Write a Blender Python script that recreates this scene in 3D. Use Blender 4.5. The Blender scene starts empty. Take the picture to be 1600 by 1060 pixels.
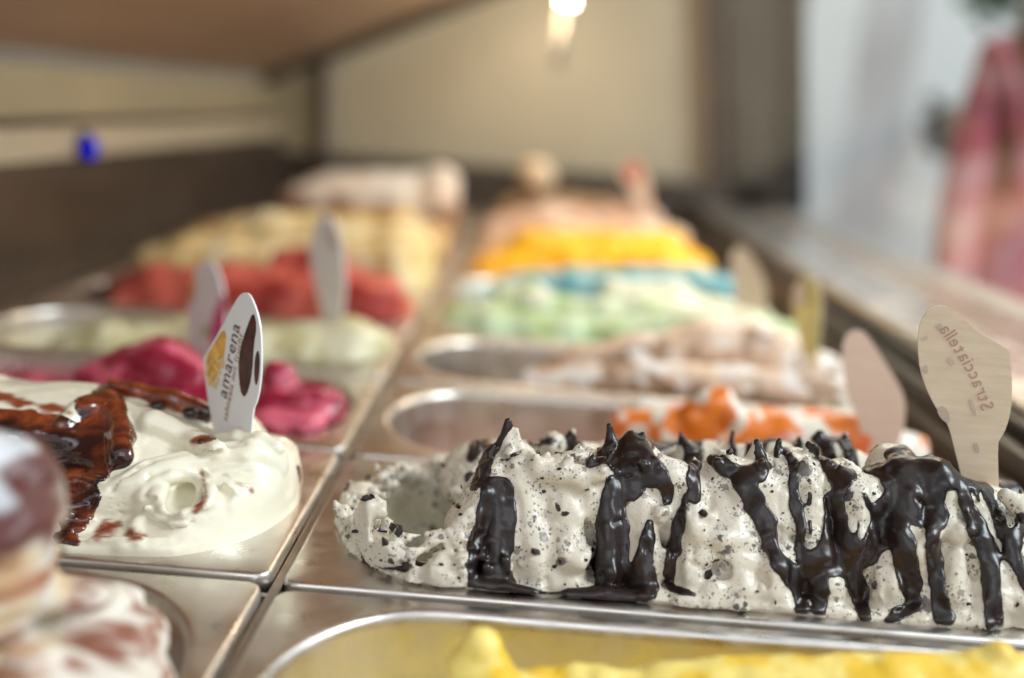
import bpy, bmesh, math, random
import numpy as np
from mathutils import Vector, Matrix
random.seed(7); rng = np.random.default_rng(7)
sc = bpy.context.scene; C = sc.collection
R = math.radians
# ------------------------------------------------------------------ camera
CAM = np.array([0.09874634, -0.38658158, 0.21014903]); PITCH, YAW, ROLL, FPX = 0.23342006, -0.0078718, 0.07724942, 1520.0
_f = np.array([math.sin(YAW)*math.cos(PITCH), math.cos(YAW)*math.cos(PITCH), -math.sin(PITCH)])
_r = np.array([math.cos(YAW), -math.sin(YAW), 0.0]); _u = np.cross(_r, _f)
_r, _u = math.cos(ROLL)*_r+math.sin(ROLL)*_u, -math.sin(ROLL)*_r+math.cos(ROLL)*_u
cd = bpy.data.cameras.new('camera'); cam = bpy.data.objects.new('camera', cd); C.objects.link(cam)
M = Matrix([[_r[i], _u[i], -_f[i], CAM[i]] for i in range(3)]+[[0, 0, 0, 1]]); cam.matrix_world = M
cd.sensor_width = 36; cd.lens = FPX/1600*36; cd.clip_start = .01; cd.clip_end = 200
cd.dof.use_dof = True; cd.dof.focus_distance = 0.455; cd.dof.aperture_fstop = (cd.lens/1000)/0.0176; cd.dof.aperture_blades = 0
sc.camera = cam
sc.render.engine = 'CYCLES'
def ray(px, py): return _f+_r*(px-800)/FPX-_u*(py-530)/FPX
def at(px, py, Y):                      # point of the photo on the vertical plane at depth Y
    d = ray(px, py); return CAM+d*(Y-CAM[1])/d[1]
def atz(px, py, Z=0.0):
    d = ray(px, py); return CAM+d*(Z-CAM[2])/d[2]
def atn(px, py, P0, n):
    d = ray(px, py); return CAM+d*np.dot(np.array(P0)-CAM, n)/np.dot(d, n)
# ------------------------------------------------------------------ world, lights, exposure
w = bpy.data.worlds.new('World'); sc.world = w; w.use_nodes = True
bg = w.node_tree.nodes['Background']; bg.inputs[0].default_value = (.92, .95, 1.0, 1); bg.inputs[1].default_value = .58
sc.view_settings.view_transform = 'Standard'; sc.view_settings.look = 'None'; sc.view_settings.exposure = 0.34
def area(name, loc, target, sx, sy, power, col):
    l = bpy.data.lights.new(name, 'AREA'); l.shape = 'RECTANGLE'; l.size = sx; l.size_y = sy; l.energy = power; l.color = col
    o = bpy.data.objects.new(name, l); C.objects.link(o); o.location = loc
    o.rotation_euler = (Vector(target)-Vector(loc)).to_track_quat('-Z', 'Y').to_euler(); return o
area('window_daylight', (1.9, -.3, 1.5), (.1, .4, 0), 1.0, .8, 40, (.88, .94, 1.0))
area('shop_front_light', (-.1, -1.5, 1.1), (.05, .1, 0), 1.3, .8, 4, (.92, .96, 1.0))
area('case_strip_lamp', (.16, .75, .47), (.05, .75, 0), .05, 1.7, 5.6, (1.0, .80, .56))
# ------------------------------------------------------------------ helpers
def tag(o, label=None, cat=None, group=None, kind=None):
    if label: o['label'] = label
    if cat: o['category'] = cat
    if group: o['group'] = group
    if kind: o['kind'] = kind
    return o
def link(name, me, mat, parent=None, smooth=True):
    o = bpy.data.objects.new(name, me); C.objects.link(o)
    if mat: me.materials.append(mat)
    if smooth and len(me.polygons): me.polygons.foreach_set('use_smooth', np.ones(len(me.polygons), dtype=bool))
    if parent: o.parent = parent
    return o
def np_mesh(name, V, F):
    me = bpy.data.meshes.new(name); V = np.ascontiguousarray(V, dtype=np.float32); F = np.ascontiguousarray(F, dtype=np.int32)
    me.vertices.add(len(V)); me.vertices.foreach_set('co', V.ravel()); n = F.shape[1]
    me.loops.add(F.size); me.loops.foreach_set('vertex_index', F.ravel())
    me.polygons.add(len(F)); me.polygons.foreach_set('loop_start', np.arange(0, F.size, n, dtype=np.int32))
    me.polygons.foreach_set('loop_total', np.full(len(F), n, dtype=np.int32)); me.update(calc_edges=True); me.validate(); return me
def set_col(me, col):
    a = me.color_attributes.new('Col', 'FLOAT_COLOR', 'POINT'); c = np.ones((len(me.vertices), 4), np.float32); c[:, :3] = col; a.data.foreach_set('color', c.ravel())
def bmobj(name, bm, mat, parent=None, smooth=False):
    me = bpy.data.meshes.new(name); bm.normal_update(); bm.to_mesh(me); bm.free(); return link(name, me, mat, parent, smooth)
def box(name, lo, hi, mat, parent=None, bevel=0.0):
    bm = bmesh.new(); bmesh.ops.create_cube(bm, size=1)
    for v in bm.verts:
        v.co = Vector([(lo[i]+hi[i])/2+v.co[i]*(hi[i]-lo[i]) for i in range(3)])
    if bevel: bmesh.ops.bevel(bm, geom=bm.edges[:], offset=bevel, segments=3, affect='EDGES', profile=.5)
    return bmobj(name, bm, mat, parent)
def quadbox(name, pts, th, mat, parent=None):       # slab: four corners extruded along the vector th
    bm = bmesh.new(); a = [bm.verts.new(p) for p in pts]; b = [bm.verts.new(Vector(p)+Vector(th)) for p in pts]
    bm.faces.new(a); bm.faces.new(b[::-1])
    for i in range(4): bm.faces.new([a[i], b[i], b[(i+1) % 4], a[(i+1) % 4]])
    bmesh.ops.recalc_face_normals(bm, faces=bm.faces[:]); return bmobj(name, bm, mat, parent)
def empty(name, loc=(0, 0, 0)):
    o = bpy.data.objects.new(name, None); C.objects.link(o); o.location = loc; o.empty_display_size = .02; return o
# ------------------------------------------------------------------ materials
def newmat(name):
    m = bpy.data.materials.new(name); m.use_nodes = True; nt = m.node_tree; return m, nt, nt.nodes['Principled BSDF']
def N(nt, typ, **kw):
    n = nt.nodes.new(typ)
    for k, v in kw.items(): setattr(n, k, v)
    return n
def noise(nt, scale, detail=3, rough=.5, stretch=None, dist=0):
    tc = N(nt, 'ShaderNodeTexCoord'); n = N(nt, 'ShaderNodeTexNoise'); n.inputs['Scale'].default_value = scale; n.inputs['Detail'].default_value = detail
    n.inputs['Roughness'].default_value = rough; n.inputs['Distortion'].default_value = dist
    if stretch:
        mp = N(nt, 'ShaderNodeMapping'); mp.inputs['Scale'].default_value = stretch; nt.links.new(tc.outputs['Object'], mp.inputs[0]); nt.links.new(mp.outputs[0], n.inputs['Vector'])
    else: nt.links.new(tc.outputs['Object'], n.inputs['Vector'])
    return n
def ramp(nt, src, stops):
    r = N(nt, 'ShaderNodeValToRGB'); e = r.color_ramp.elements
    while len(e) < len(stops): e.new(.5)
    for i, (p, c) in enumerate(stops): e[i].position = p; e[i].color = (*c, 1) if len(c) == 3 else c
    nt.links.new(src, r.inputs[0]); return r
def mix(nt, fac, a, b, mode='MIX'):
    m = N(nt, 'ShaderNodeMix', data_type='RGBA', blend_type=mode)
    for s, v in ((0, fac), (6, a), (7, b)):
        if hasattr(v, 'is_output'): nt.links.new(v, m.inputs[s])
        elif s == 0: m.inputs[0].default_value = v
        else: m.inputs[s].default_value = (*v, 1)
    return m.outputs[2]
def bump(nt, bs, h, strength, dist):
    b = N(nt, 'ShaderNodeBump'); b.inputs['Strength'].default_value = strength; b.inputs['Distance'].default_value = dist
    nt.links.new(h, b.inputs['Height']); nt.links.new(b.outputs[0], bs.inputs['Normal'])
def simple(name, col, rough=.5, metal=0, var=.12, scale=30, emit=None, es=0, stretch=None, spec=.5):
    m, nt, bs = newmat(name); n = noise(nt, scale, 4, .55, stretch)
    d = tuple(max(0, c*(1-var)) for c in col); l = tuple(min(1, c*(1+var)) for c in col)
    r = ramp(nt, n.outputs[0], [(.3, d), (.7, l)]); nt.links.new(r.outputs[0], bs.inputs['Base Color'])
    bs.inputs['Roughness'].default_value = rough; bs.inputs['Metallic'].default_value = metal; bs.inputs['Specular IOR Level'].default_value = spec
    if emit: bs.inputs['Emission Color'].default_value = (*emit, 1); bs.inputs['Emission Strength'].default_value = es
    return m
def steel(name, col=(.72, .685, .64), rough=.31):
    m, nt, bs = newmat(name); bs.inputs['Metallic'].default_value = 1
    n = noise(nt, 60, 5, .6, (1, 1, 1)); c = ramp(nt, n.outputs[0], [(.25, tuple(x*.86 for x in col)), (.75, col)]); nt.links.new(c.outputs[0], bs.inputs['Base Color'])
    n2 = noise(nt, 40, 4, .6); rr = ramp(nt, n2.outputs[0], [(.35, (rough*.75,)*3), (.65, (rough*1.5,)*3)]); nt.links.new(rr.outputs[0], bs.inputs['Roughness'])
    v_ = N(nt, 'ShaderNodeTexVoronoi'); v_.inputs['Scale'].default_value = 55; tc_ = N(nt, 'ShaderNodeTexCoord'); nt.links.new(tc_.outputs['Object'], v_.inputs['Vector']); vr = ramp(nt, v_.outputs['Distance'], [(.05, (.80, .78, .75)), (.16, (1, 1, 1))]); nt.links.new(mix(nt, .6, c.outputs[0], mix(nt, 1.0, c.outputs[0], vr.outputs[0], 'MULTIPLY')), bs.inputs['Base Color'])
    n3 = noise(nt, 10, 2, .5); bump(nt, bs, n3.outputs[0], .2, .003); return m
def gelato_mat(name, rough=.34, sss=.25, fine=400, grain=.25, coat=.25, stretch=None, var=.06):
    m, nt, bs = newmat(name); a = N(nt, 'ShaderNodeAttribute', attribute_name='Col')
    n = noise(nt, 70, 5, .6); v = ramp(nt, n.outputs[0], [(.3, (1-var*2.2, 1-var*2.5, 1-var*3)), (.65, (1, 1, 1))])
    col = mix(nt, 1.0, a.outputs['Color'], v.outputs[0], 'MULTIPLY'); nt.links.new(col, bs.inputs['Base Color'])
    bs.inputs['Roughness'].default_value = rough; bs.inputs['Subsurface Weight'].default_value = sss; bs.inputs['Subsurface Radius'].default_value = (1, .75, .5)
    bs.inputs['Subsurface Scale'].default_value = .0018; bs.inputs['Coat Weight'].default_value = coat; bs.inputs['Coat Roughness'].default_value = .15
    n2 = noise(nt, fine, 4, .6, stretch); bump(nt, bs, n2.outputs[0], grain, .0012); return m
def strac_mat():
    m, nt, bs = newmat('stracciatella_cream'); L = nt.links
    a = N(nt, 'ShaderNodeAttribute', attribute_name='Col')
    tc = N(nt, 'ShaderNodeTexCoord'); nz = noise(nt, 500, 3, .6)
    sub = N(nt, 'ShaderNodeVectorMath', operation='SUBTRACT'); L.new(nz.outputs['Color'], sub.inputs[0]); sub.inputs[1].default_value = (.5, .5, .5)
    sca = N(nt, 'ShaderNodeVectorMath', operation='SCALE'); L.new(sub.outputs[0], sca.inputs[0]); sca.inputs['Scale'].default_value = .0035
    add = N(nt, 'ShaderNodeVectorMath', operation='ADD'); L.new(tc.outputs['Object'], add.inputs[0]); L.new(sca.outputs[0], add.inputs[1])
    specks = None
    dens = noise(nt, 60, 3, .5)
    for sc_, rad, thr in ((110, .40, .60), (240, .34, .38), (640, .32, .14)):
        v = N(nt, 'ShaderNodeTexVoronoi'); v.inputs['Scale'].default_value = sc_; v.inputs['Randomness'].default_value = 1; L.new(add.outputs[0], v.inputs['Vector'])
        sp = N(nt, 'ShaderNodeSeparateColor'); L.new(v.outputs['Color'], sp.inputs[0])
        # radius of each speck: random, zero for most cells, more where the density noise is high
        md = N(nt, 'ShaderNodeMath', operation='MULTIPLY_ADD'); L.new(dens.outputs[0], md.inputs[0]); md.inputs[1].default_value = 3.6; md.inputs[2].default_value = -1.85
        ad = N(nt, 'ShaderNodeMath', operation='ADD'); L.new(sp.outputs[0], ad.inputs[0]); L.new(md.outputs[0], ad.inputs[1])
        t = N(nt, 'ShaderNodeMath', operation='SUBTRACT'); L.new(ad.outputs[0], t.inputs[0]); t.inputs[1].default_value = thr
        mu = N(nt, 'ShaderNodeMath', operation='MULTIPLY'); L.new(t.outputs[0], mu.inputs[0]); mu.inputs[1].default_value = rad*1.7
        mn = N(nt, 'ShaderNodeMath', operation='MINIMUM'); L.new(mu.outputs[0], mn.inputs[0]); mn.inputs[1].default_value = rad*1.2
        d = N(nt, 'ShaderNodeMath', operation='SUBTRACT'); L.new(mn.outputs[0], d.inputs[0]); L.new(v.outputs['Distance'], d.inputs[1])
        s = N(nt, 'ShaderNodeMapRange'); L.new(d.outputs[0], s.inputs[0]); s.inputs[1].default_value = -.03; s.inputs[2].default_value = .05
        sel = N(nt, 'ShaderNodeMath', operation='MULTIPLY'); L.new(s.outputs[0], sel.inputs[0])
        fa = N(nt, 'ShaderNodeMapRange'); L.new(sp.outputs[1], fa.inputs[0]); fa.inputs[3].default_value = .35; fa.inputs[4].default_value = 1.0; L.new(fa.outputs[0], sel.inputs[1])
        if specks is None: specks = sel.outputs[0]
        else:
            mx = N(nt, 'ShaderNodeMath', operation='MAXIMUM'); L.new(specks, mx.inputs[0]); L.new(sel.outputs[0], mx.inputs[1]); specks = mx.outputs[0]
    nb = noise(nt, 60, 4, .6); base = ramp(nt, nb.outputs[0], [(.3, (.61, .545, .43)), (.7, (.73, .68, .57))])
    base2 = mix(nt, 1.0, base.outputs[0], a.outputs['Color'], 'MULTIPLY')
    col = mix(nt, specks, base2, (.030, .018, .020)); L.new(col, bs.inputs['Base Color'])
    bs.inputs['Subsurface Weight'].default_value = .12; bs.inputs['Subsurface Radius'].default_value = (1, .75, .5); bs.inputs['Subsurface Scale'].default_value = .0015
    bs.inputs['Roughness'].default_value = .40; bs.inputs['Coat Weight'].default_value = .18; bs.inputs['Coat Roughness'].default_value = .16
    n2 = noise(nt, 330, 4, .6); h = N(nt, 'ShaderNodeMath', operation='ADD'); L.new(n2.outputs[0], h.inputs[0]); L.new(specks, h.inputs[1]); bump(nt, bs, h.outputs[0], .45, .0010)
    return m
M_STEEL = steel('brushed_steel'); M_STEELD = steel('dull_steel', (.34, .30, .26), .38)
M_STRAC = strac_mat(); M_GEL = gelato_mat('gelato'); M_CREAM = gelato_mat('whipped_cream_gelato', .27, .15, 260, .12, .45, None, .02); M_BLUR = gelato_mat('coarse_gelato', .45, .1, 300, .5, .1)
M_CHOC, _nt, _b = newmat('dark_chocolate'); _n = noise(_nt, 55, 3, .6); _rr = ramp(_nt, _n.outputs[0], [(.35, (.010, .006, .006)), (.7, (.026, .013, .010))]); _nt.links.new(_rr.outputs[0], _b.inputs['Base Color'])
_b.inputs['Roughness'].default_value = .29; _b.inputs['Specular IOR Level'].default_value = .5; _b.inputs['Coat Weight'].default_value = .0; _b.inputs['Coat Roughness'].default_value = .2; _n = noise(_nt, 160, 3, .5); bump(_nt, _b, _n.outputs[0], .2, .001)
M_SAUCE, _nt, _b = newmat('cherry_sauce'); _a = N(_nt, 'ShaderNodeAttribute', attribute_name='Col'); _n = noise(_nt, 90, 4, .6, None, 1.2)
_v = ramp(_nt, _n.outputs[0], [(.3, (.25, .15, .2)), (.68, (1, 1, 1))]); _nt.links.new(mix(_nt, 1.0, _a.outputs['Color'], _v.outputs[0], 'MULTIPLY'), _b.inputs['Base Color'])
_b.inputs['Roughness'].default_value = .16; _b.inputs['Coat Weight'].default_value = .8; _b.inputs['Coat Roughness'].default_value = .05; _b.inputs['Subsurface Weight'].default_value = .1; _b.inputs['Subsurface Scale'].default_value = .002
# ------------------------------------------------------------------ signed-distance sculpting
_T = rng.random((32, 32, 32)).astype(np.float32)
def vnoise(P, s, seed=0):
    q = P*s+seed*7.31+100; i = np.floor(q).astype(np.int64); f = (q-i).astype(np.float32); f = f*f*(3-2*f); i &= 31; j = (i+1) & 31
    x0, y0, z0 = i[..., 0], i[..., 1], i[..., 2]; x1, y1, z1 = j[..., 0], j[..., 1], j[..., 2]; fx, fy, fz = f[..., 0], f[..., 1], f[..., 2]
    a = _T[x0, y0, z0]*(1-fx)+_T[x1, y0, z0]*fx; b = _T[x0, y1, z0]*(1-fx)+_T[x1, y1, z0]*fx
    c = _T[x0, y0, z1]*(1-fx)+_T[x1, y0, z1]*fx; d = _T[x0, y1, z1]*(1-fx)+_T[x1, y1, z1]*fx
    return ((a*(1-fy)+b*fy)*(1-fz)+(c*(1-fy)+d*fy)*fz)*2-1
def fbm(P, s, o=3, seed=0): return sum(vnoise(P, s*2**i, seed+i)*.5**i for i in range(o))
def smin(a, b, k): h = np.maximum(k-np.abs(a-b), 0)/k; return np.minimum(a, b)-h*h*k*.25
def smax(a, b, k): return -smin(-a, -b, k)
def stadium(X, Y, cx, cy, hx=None, hy=.0725, ex=.062):
    hx = (.1795 if cx > 0 else .169) if hx is None else hx
    dx = np.maximum(np.abs(X-cx)-(hx-ex), 0)/ex; return (np.sqrt(dx*dx+((Y-cy)/hy)**2)-1)*hy
class Field:
    def __init__(s, lo, hi, h):
        s.lo = np.array(lo, float); s.h = h; s.n = np.ceil((np.array(hi)-s.lo)/h).astype(int)+1
        s.ax = [(s.lo[i]+np.arange(s.n[i])*h).astype(np.float32) for i in range(3)]
        s.D = np.full(tuple(s.n), .02, np.float32)
    def grid(s): return s.ax[0][:, None, None], s.ax[1][None, :, None], s.ax[2][None, None, :]
    def sl(s, lo, hi):
        a = np.clip(np.floor((np.array(lo)-s.lo)/s.h).astype(int), 0, s.n-1); b = np.clip(np.ceil((np.array(hi)-s.lo)/s.h).astype(int)+1, 1, s.n)
        return tuple(slice(a[i], max(b[i], a[i]+1)) for i in range(3))
    def cone(s, A, B, ra, rb, k=.004, sub=False, flat=None):
        A = np.array(A, float); B = np.array(B, float); m = max(ra, rb)+k*1.5+.006
        q = s.sl(np.minimum(A, B)-m, np.maximum(A, B)+m); X, Y, Z = s.ax[0][q[0]][:, None, None], s.ax[1][q[1]][None, :, None], s.ax[2][q[2]][None, None, :]
        d = B-A; L = max(d@d, 1e-12); t = np.clip(((X-A[0])*d[0]+(Y-A[1])*d[1]+(Z-A[2])*d[2])/L, 0, 1)
        e = np.sqrt((X-A[0]-t*d[0])**2+(Y-A[1]-t*d[1])**2+(Z-A[2]-t*d[2])**2)-(ra+(rb-ra)*t)
        s.D[q] = smax(s.D[q], -e, k) if sub else smin(s.D[q], e.astype(np.float32), k)
    def chain(s, pts, k=.004, sub=False):          # pts: (point, radius)
        for (a, ra), (b, rb) in zip(pts[:-1], pts[1:]): s.cone(a, b, ra, rb, k, sub)
    def ell(s, c, r, k=.004, sub=False):
        c = np.array(c); r = np.array(r, float); m = k*1.5+.006; q = s.sl(c-r-m, c+r+m)
        X, Y, Z = s.ax[0][q[0]][:, None, None], s.ax[1][q[1]][None, :, None], s.ax[2][q[2]][None, None, :]
        e = (np.sqrt(((X-c[0])/r[0])**2+((Y-c[1])/r[1])**2+((Z-c[2])/r[2])**2)-1)*r.min()
        s.D[q] = smax(s.D[q], -e, k) if sub else smin(s.D[q], e.astype(np.float32), k)
    def displace(s, fn, band=.007):
        I = np.nonzero(np.abs(s.D) < band); P = np.stack([s.ax[i][I[i]] for i in range(3)], 1); s.D[I] += fn(P)
    def mesh(s, name, D=None):
        D = s.D if D is None else D
        D = D.copy(); D[0] = D[-1] = .01; D[:, 0] = D[:, -1] = .01; D[:, :, 0] = D[:, :, -1] = .01
        neg = D < 0; n = np.array(D.shape)-1
        cnt = np.zeros(tuple(n), np.int8)
        for a in (0, 1):
            for b in (0, 1):
                for c in (0, 1): cnt += neg[a:n[0]+a, b:n[1]+b, c:n[2]+c]
        act = (cnt > 0) & (cnt < 8); I = np.stack(np.nonzero(act), 1); idx = np.full(tuple(n), -1, np.int64); idx[act] = np.arange(len(I))
        acc = np.zeros((len(I), 3), np.float32); w_ = np.zeros(len(I), np.float32)
        cor = [(a, b, c) for a in (0, 1) for b in (0, 1) for c in (0, 1)]; v = {c: D[I[:, 0]+c[0], I[:, 1]+c[1], I[:, 2]+c[2]] for c in cor}
        for c in cor:
            for ax in range(3):
                if c[ax] == 0:
                    e = list(c); e[ax] = 1; e = tuple(e); m = (v[c] < 0) != (v[e] < 0); t = np.where(m, v[c]/np.where(m, v[c]-v[e], 1), 0)
                    p = np.zeros((len(I), 3), np.float32); p[:] = c; p[:, ax] = t; acc += p*m[:, None]; w_ += m
        V = s.lo+(I+acc/w_[:, None])*s.h; F = []
        for ax in range(3):
            o = [0, 0, 0]; o[ax] = 1; A = neg[:n[0], :n[1], :n[2]]; B = neg[o[0]:n[0]+o[0], o[1]:n[1]+o[1], o[2]:n[2]+o[2]]
            E = np.stack(np.nonzero(A != B), 1); b, c = (ax+1) % 3, (ax+2) % 3; E = E[(E[:, b] > 0) & (E[:, c] > 0)]
            fl = A[E[:, 0], E[:, 1], E[:, 2]]; db = np.zeros(3, int); db[b] = 1; dc = np.zeros(3, int); dc[c] = 1
            g = lambda Q: idx[Q[:, 0], Q[:, 1], Q[:, 2]]
            q = np.stack([g(E-db-dc), g(E-dc), g(E), g(E-db)], 1); q[~fl] = q[~fl][:, ::-1]; F.append(q)
        F = np.concatenate(F); F = F[(F >= 0).all(1)]
        return np_mesh(name, V, F)
def hit(F, px, py, y0=-.2):     # first point of the sculpted surface seen through a photo point
    d = ray(px, py); t = (y0-CAM[1])/d[1]; st = F.h*.7/np.linalg.norm(d)
    for _ in range(900):
        p = CAM+d*t; i = np.round((p-F.lo)/F.h).astype(int)
        if (i >= 0).all() and (i < F.n).all():
            if F.D[tuple(i)] < 0: return p
        elif p[1] > F.ax[1][-1]: return None
        t += st
    return None
def fold(F, pts, k=.002, sub=False, sink=.45, zs=3300., y0=-.2):       # a fold laid on the surface, or a groove cut in it
    h_ = [(hit(F, px, py, y0), r/zs) for px, py, r in pts]; h_ = [(p+_f*r*(sink if not sub else -.1), r) for p, r in h_ if p is not None]
    for (a, ra), (b, rb) in zip(h_[:-1], h_[1:]):
        if np.linalg.norm(a-b) < .035: F.cone(a, b, ra, rb, k, sub)
def verts(me):
    a = np.empty(len(me.vertices)*3, np.float32); me.vertices.foreach_get('co', a); return a.reshape(-1, 3)
def sstep(x, a, b): t = np.clip((x-a)/(b-a), 0, 1); return t*t*(3-2*t)
def lerpc(a, b, t): return np.array(a)[None]*(1-t[:, None])+np.array(b)[None]*t[:, None] if np.ndim(a) == 1 else a*(1-t[:, None])+np.array(b)[None]*t[:, None]
PITCHY = .165
# ------------------------------------------------------------------ pans
def resample(P, n):
    P = np.array(P); d = np.r_[0, np.cumsum(np.hypot(*np.diff(P, axis=0).T))]; t = np.linspace(0, d[-1], n); return np.stack([np.interp(t, d, P[:, 0]), np.interp(t, d, P[:, 1])], 1)
def ring_from_quad(Q): # quadrant points from +x axis to +y axis -> whole loop
    a = Q; b = Q[::-1][1:]*[-1, 1]; c = Q[1:]*[-1, -1]; d = Q[::-1][1:-1]*[1, -1]; return np.concatenate([a, b, c, d])
def pan_mesh():
    hx, hy, rc = .1785, .0800, .008; K = 40; LO = []
    def outer(ins):
        a = np.linspace(0, math.pi/2, 14); r = rc-ins; q = np.stack([hx-rc+r*np.cos(a), hy-rc+r*np.sin(a)], 1); arc = 26
        s1 = np.stack([np.full(5, hx-ins), np.linspace(0, hy-rc, 6)[:5]], 1); s2 = np.stack([np.linspace(hx-rc, 0, 22)[1:], np.full(21, hy-ins)], 1); return ring_from_quad(np.concatenate([s1, q, s2]))
    n = 40
    def inner(ins):
        ex, ey = .062, .0725; a = np.linspace(0, math.pi/2, 26); q = np.stack([(.169-ex)+(ex-ins)*np.cos(a), (ey-ins)*np.sin(a)], 1); s2 = np.stack([np.linspace(.169-ex, 0, 15)[1:], np.full(14, ey-ins)], 1)
        return ring_from_quad(np.concatenate([q, s2]))
    rings = [(outer(0), -.0075), (outer(0), -.0022), (outer(.0004), -.0010), (outer(.0012), -.0003), (outer(.0022), 0.0), (inner(-.0028), .0), (inner(-.0012), .0003), (inner(.0004), .0001), (inner(.0016), -.0010), (inner(.0024), -.0028), (inner(.0028), -.006),
             (inner(.005), -.05), (inner(.008), -.105), (inner(.014), -.117), (inner(.030), -.121)]
    V = []; F = []; m = len(rings[0][0])
    for r, z in rings: assert len(r) == m, (len(r), m); V += [(x, y, z) for x, y in r]
    for i in range(len(rings)-1):
        for j in range(m): F.append((i*m+j, i*m+(j+1) % m, (i+1)*m+(j+1) % m, (i+1)*m+j))
    me = bpy.data.meshes.new('gelato_pan'); fl = list(range((len(rings)-1)*m, len(rings)*m)); me.from_pydata(V, [], F+[fl]); me.update(); return me
PAN = pan_mesh(); first = True
NR, NL = 10, 10
rc_name = {(1, -1): 'steel pan of yellow gelato at the bottom edge, nearest on the right', (1, 0): 'steel pan holding the stracciatella with chocolate stripes', (1, 1): 'half empty steel pan of orange striped gelato behind the stracciatella',
 (1, 2): 'steel pan of beige and white gelato with its left end empty', (1, 3): 'steel pan holding the pale green gelato', (1, 4): 'steel pan holding the blue gelato', (1, 5): 'steel pan holding the bright orange yellow gelato', (1, 6): 'steel pan holding the peach coloured gelato', (1, 7): 'steel pan of light salmon gelato behind the peach one', (1, 8): 'steel pan of brown gelato with a round pale scoop', (1, 9): 'last steel pan of the right row, against the back wall',
 (-1, -1): 'steel pan of white and brown streaked gelato in the bottom left corner', (-1, 0): 'steel pan holding the white amarena gelato with cherry sauce', (-1, 1): 'steel pan holding the dark raspberry gelato', (-1, 2): 'steel pan holding the pale pistachio gelato with a white tag', (-1, 3): 'steel pan holding the red strawberry gelato', (-1, 4): 'steel pan holding the tall vanilla yellow gelato', (-1, 5): 'steel pan holding the ochre gelato behind the vanilla', (-1, 6): 'steel pan under the tall white gelato with brown streaks', (-1, 7): 'steel pan of chocolate brown gelato behind the tall white mound', (-1, 8): 'steel pan of pale hazelnut gelato near the far end of the left row', (-1, 9): 'last steel pan of the left row, against the back wall'}
for side in (1, -1):
    for k in range(-1, 10):
        o = link('gelato_pan', PAN, M_STEEL if first else None); first = False
        zoff = .0 if side == 1 else .0016
        o.scale.x = 1.062 if side == 1 else 1.0; o.location = (side*((.1922 if side == 1 else .1812)+random.uniform(-.0004, .0006)), PITCHY*(k+.5)+random.uniform(-.0006, .0006), zoff+random.uniform(-.0003, .0004))
        o.rotation_euler = (R(random.uniform(-.25, .25)), R(random.uniform(-.1, .1)), R(random.uniform(-.25, .25)))
        tag(o, rc_name[(side, k)], 'gelato pan', 'steel gelato pans in two rows')
# ------------------------------------------------------------------ stracciatella
CX, CY = .1922, PITCHY*.5
def front(px, py):                                  # a photo point on the leaning front face of the loaf
    P = at(px, py, .03)
    for _ in range(3): P = at(px, py, .012+.5*max(0, P[2]))
    return P
F0 = Field((.006, -.002, -.05), (.384, .166, .100), .00105)
X, Y, Z = F0.grid(); hole = stadium(X, Y, CX, CY)
F0.D = np.maximum(hole+.001, np.abs(Z+.024)-.026).astype(np.float32)        # fill up to z ~ .002
# hollow scooped at the left end
F0.ell((.073, .088, .010), (.052, .052, .050), .006, sub=True)
F0.D = np.maximum(F0.D, -(X-.0)*0-.5).astype(np.float32)
# front columns: (bottom px, bottom py, top px, top py, radius px)
cols = [(728, 880, 742, 790, 26, 20), (775, 905, 770, 735, 24, 20), (838, 890, 812, 730, 36, 26), (893, 880, 880, 765, 30, 28), (955, 900, 950, 745, 24, 26), (1010, 890, 1000, 770, 36, 30), (1080, 880, 1085, 780, 36, 28),
        (1140, 860, 1135, 790, 50, 34), (1150, 915, 1170, 900, 42, 36), (1215, 900, 1205, 760, 34, 28), (1275, 880, 1262, 740, 34, 26), (1300, 930, 1300, 890, 30, 24), (1345, 860, 1335, 760, 34, 26), (1395, 930, 1385, 870, 30, 22), (1430, 880, 1430, 745, 46, 38),
        (1495, 940, 1490, 800, 44, 32), (1555, 950, 1535, 800, 38, 26), (1610, 960, 1590, 830, 40, 32), (1660, 940, 1650, 850, 40, 34)]
s = 1/3500.
for bx, by, tx, ty, rb, rt in cols:
    a, b = front(bx, by), front(tx, ty); a = a+np.array([0, rb*s*.85, 0]); b = b+np.array([0, rt*s, -rt*s*.5]); F0.cone(a, b, rb*s, rt*s, .0028)
    c = a.copy(); c[2] = .0; F0.cone(c, a, rb*s*1.05, rb*s, .003)
    F0.cone(a+[0, .018, 0], b+[0, .014, 0], rb*s*1.1, rt*s*1.2, .004)
# crest of the front ridge
crest = [(760, 745), (790, 720), (840, 715), (900, 722), (950, 700), (1000, 695), (1040, 712), (1090, 738), (1130, 722), (1180, 728), (1235, 718), (1280, 715), (1335, 745), (1365, 738), (1410, 718), (1460, 722), (1500, 745), (1545, 772), (1600, 770), (1650, 790)]
cp = []
for i, (px, py) in enumerate(crest):
    P = at(px, py, .052+.006*math.sin(i*1.9)); cp.append((P-[0, 0, .011], .0115+.002*math.sin(i*2.7)))
F0.chain(cp, .004); F0.chain([(p-[0, -.004, .018], .018) for p, r in cp], .004)
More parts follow.
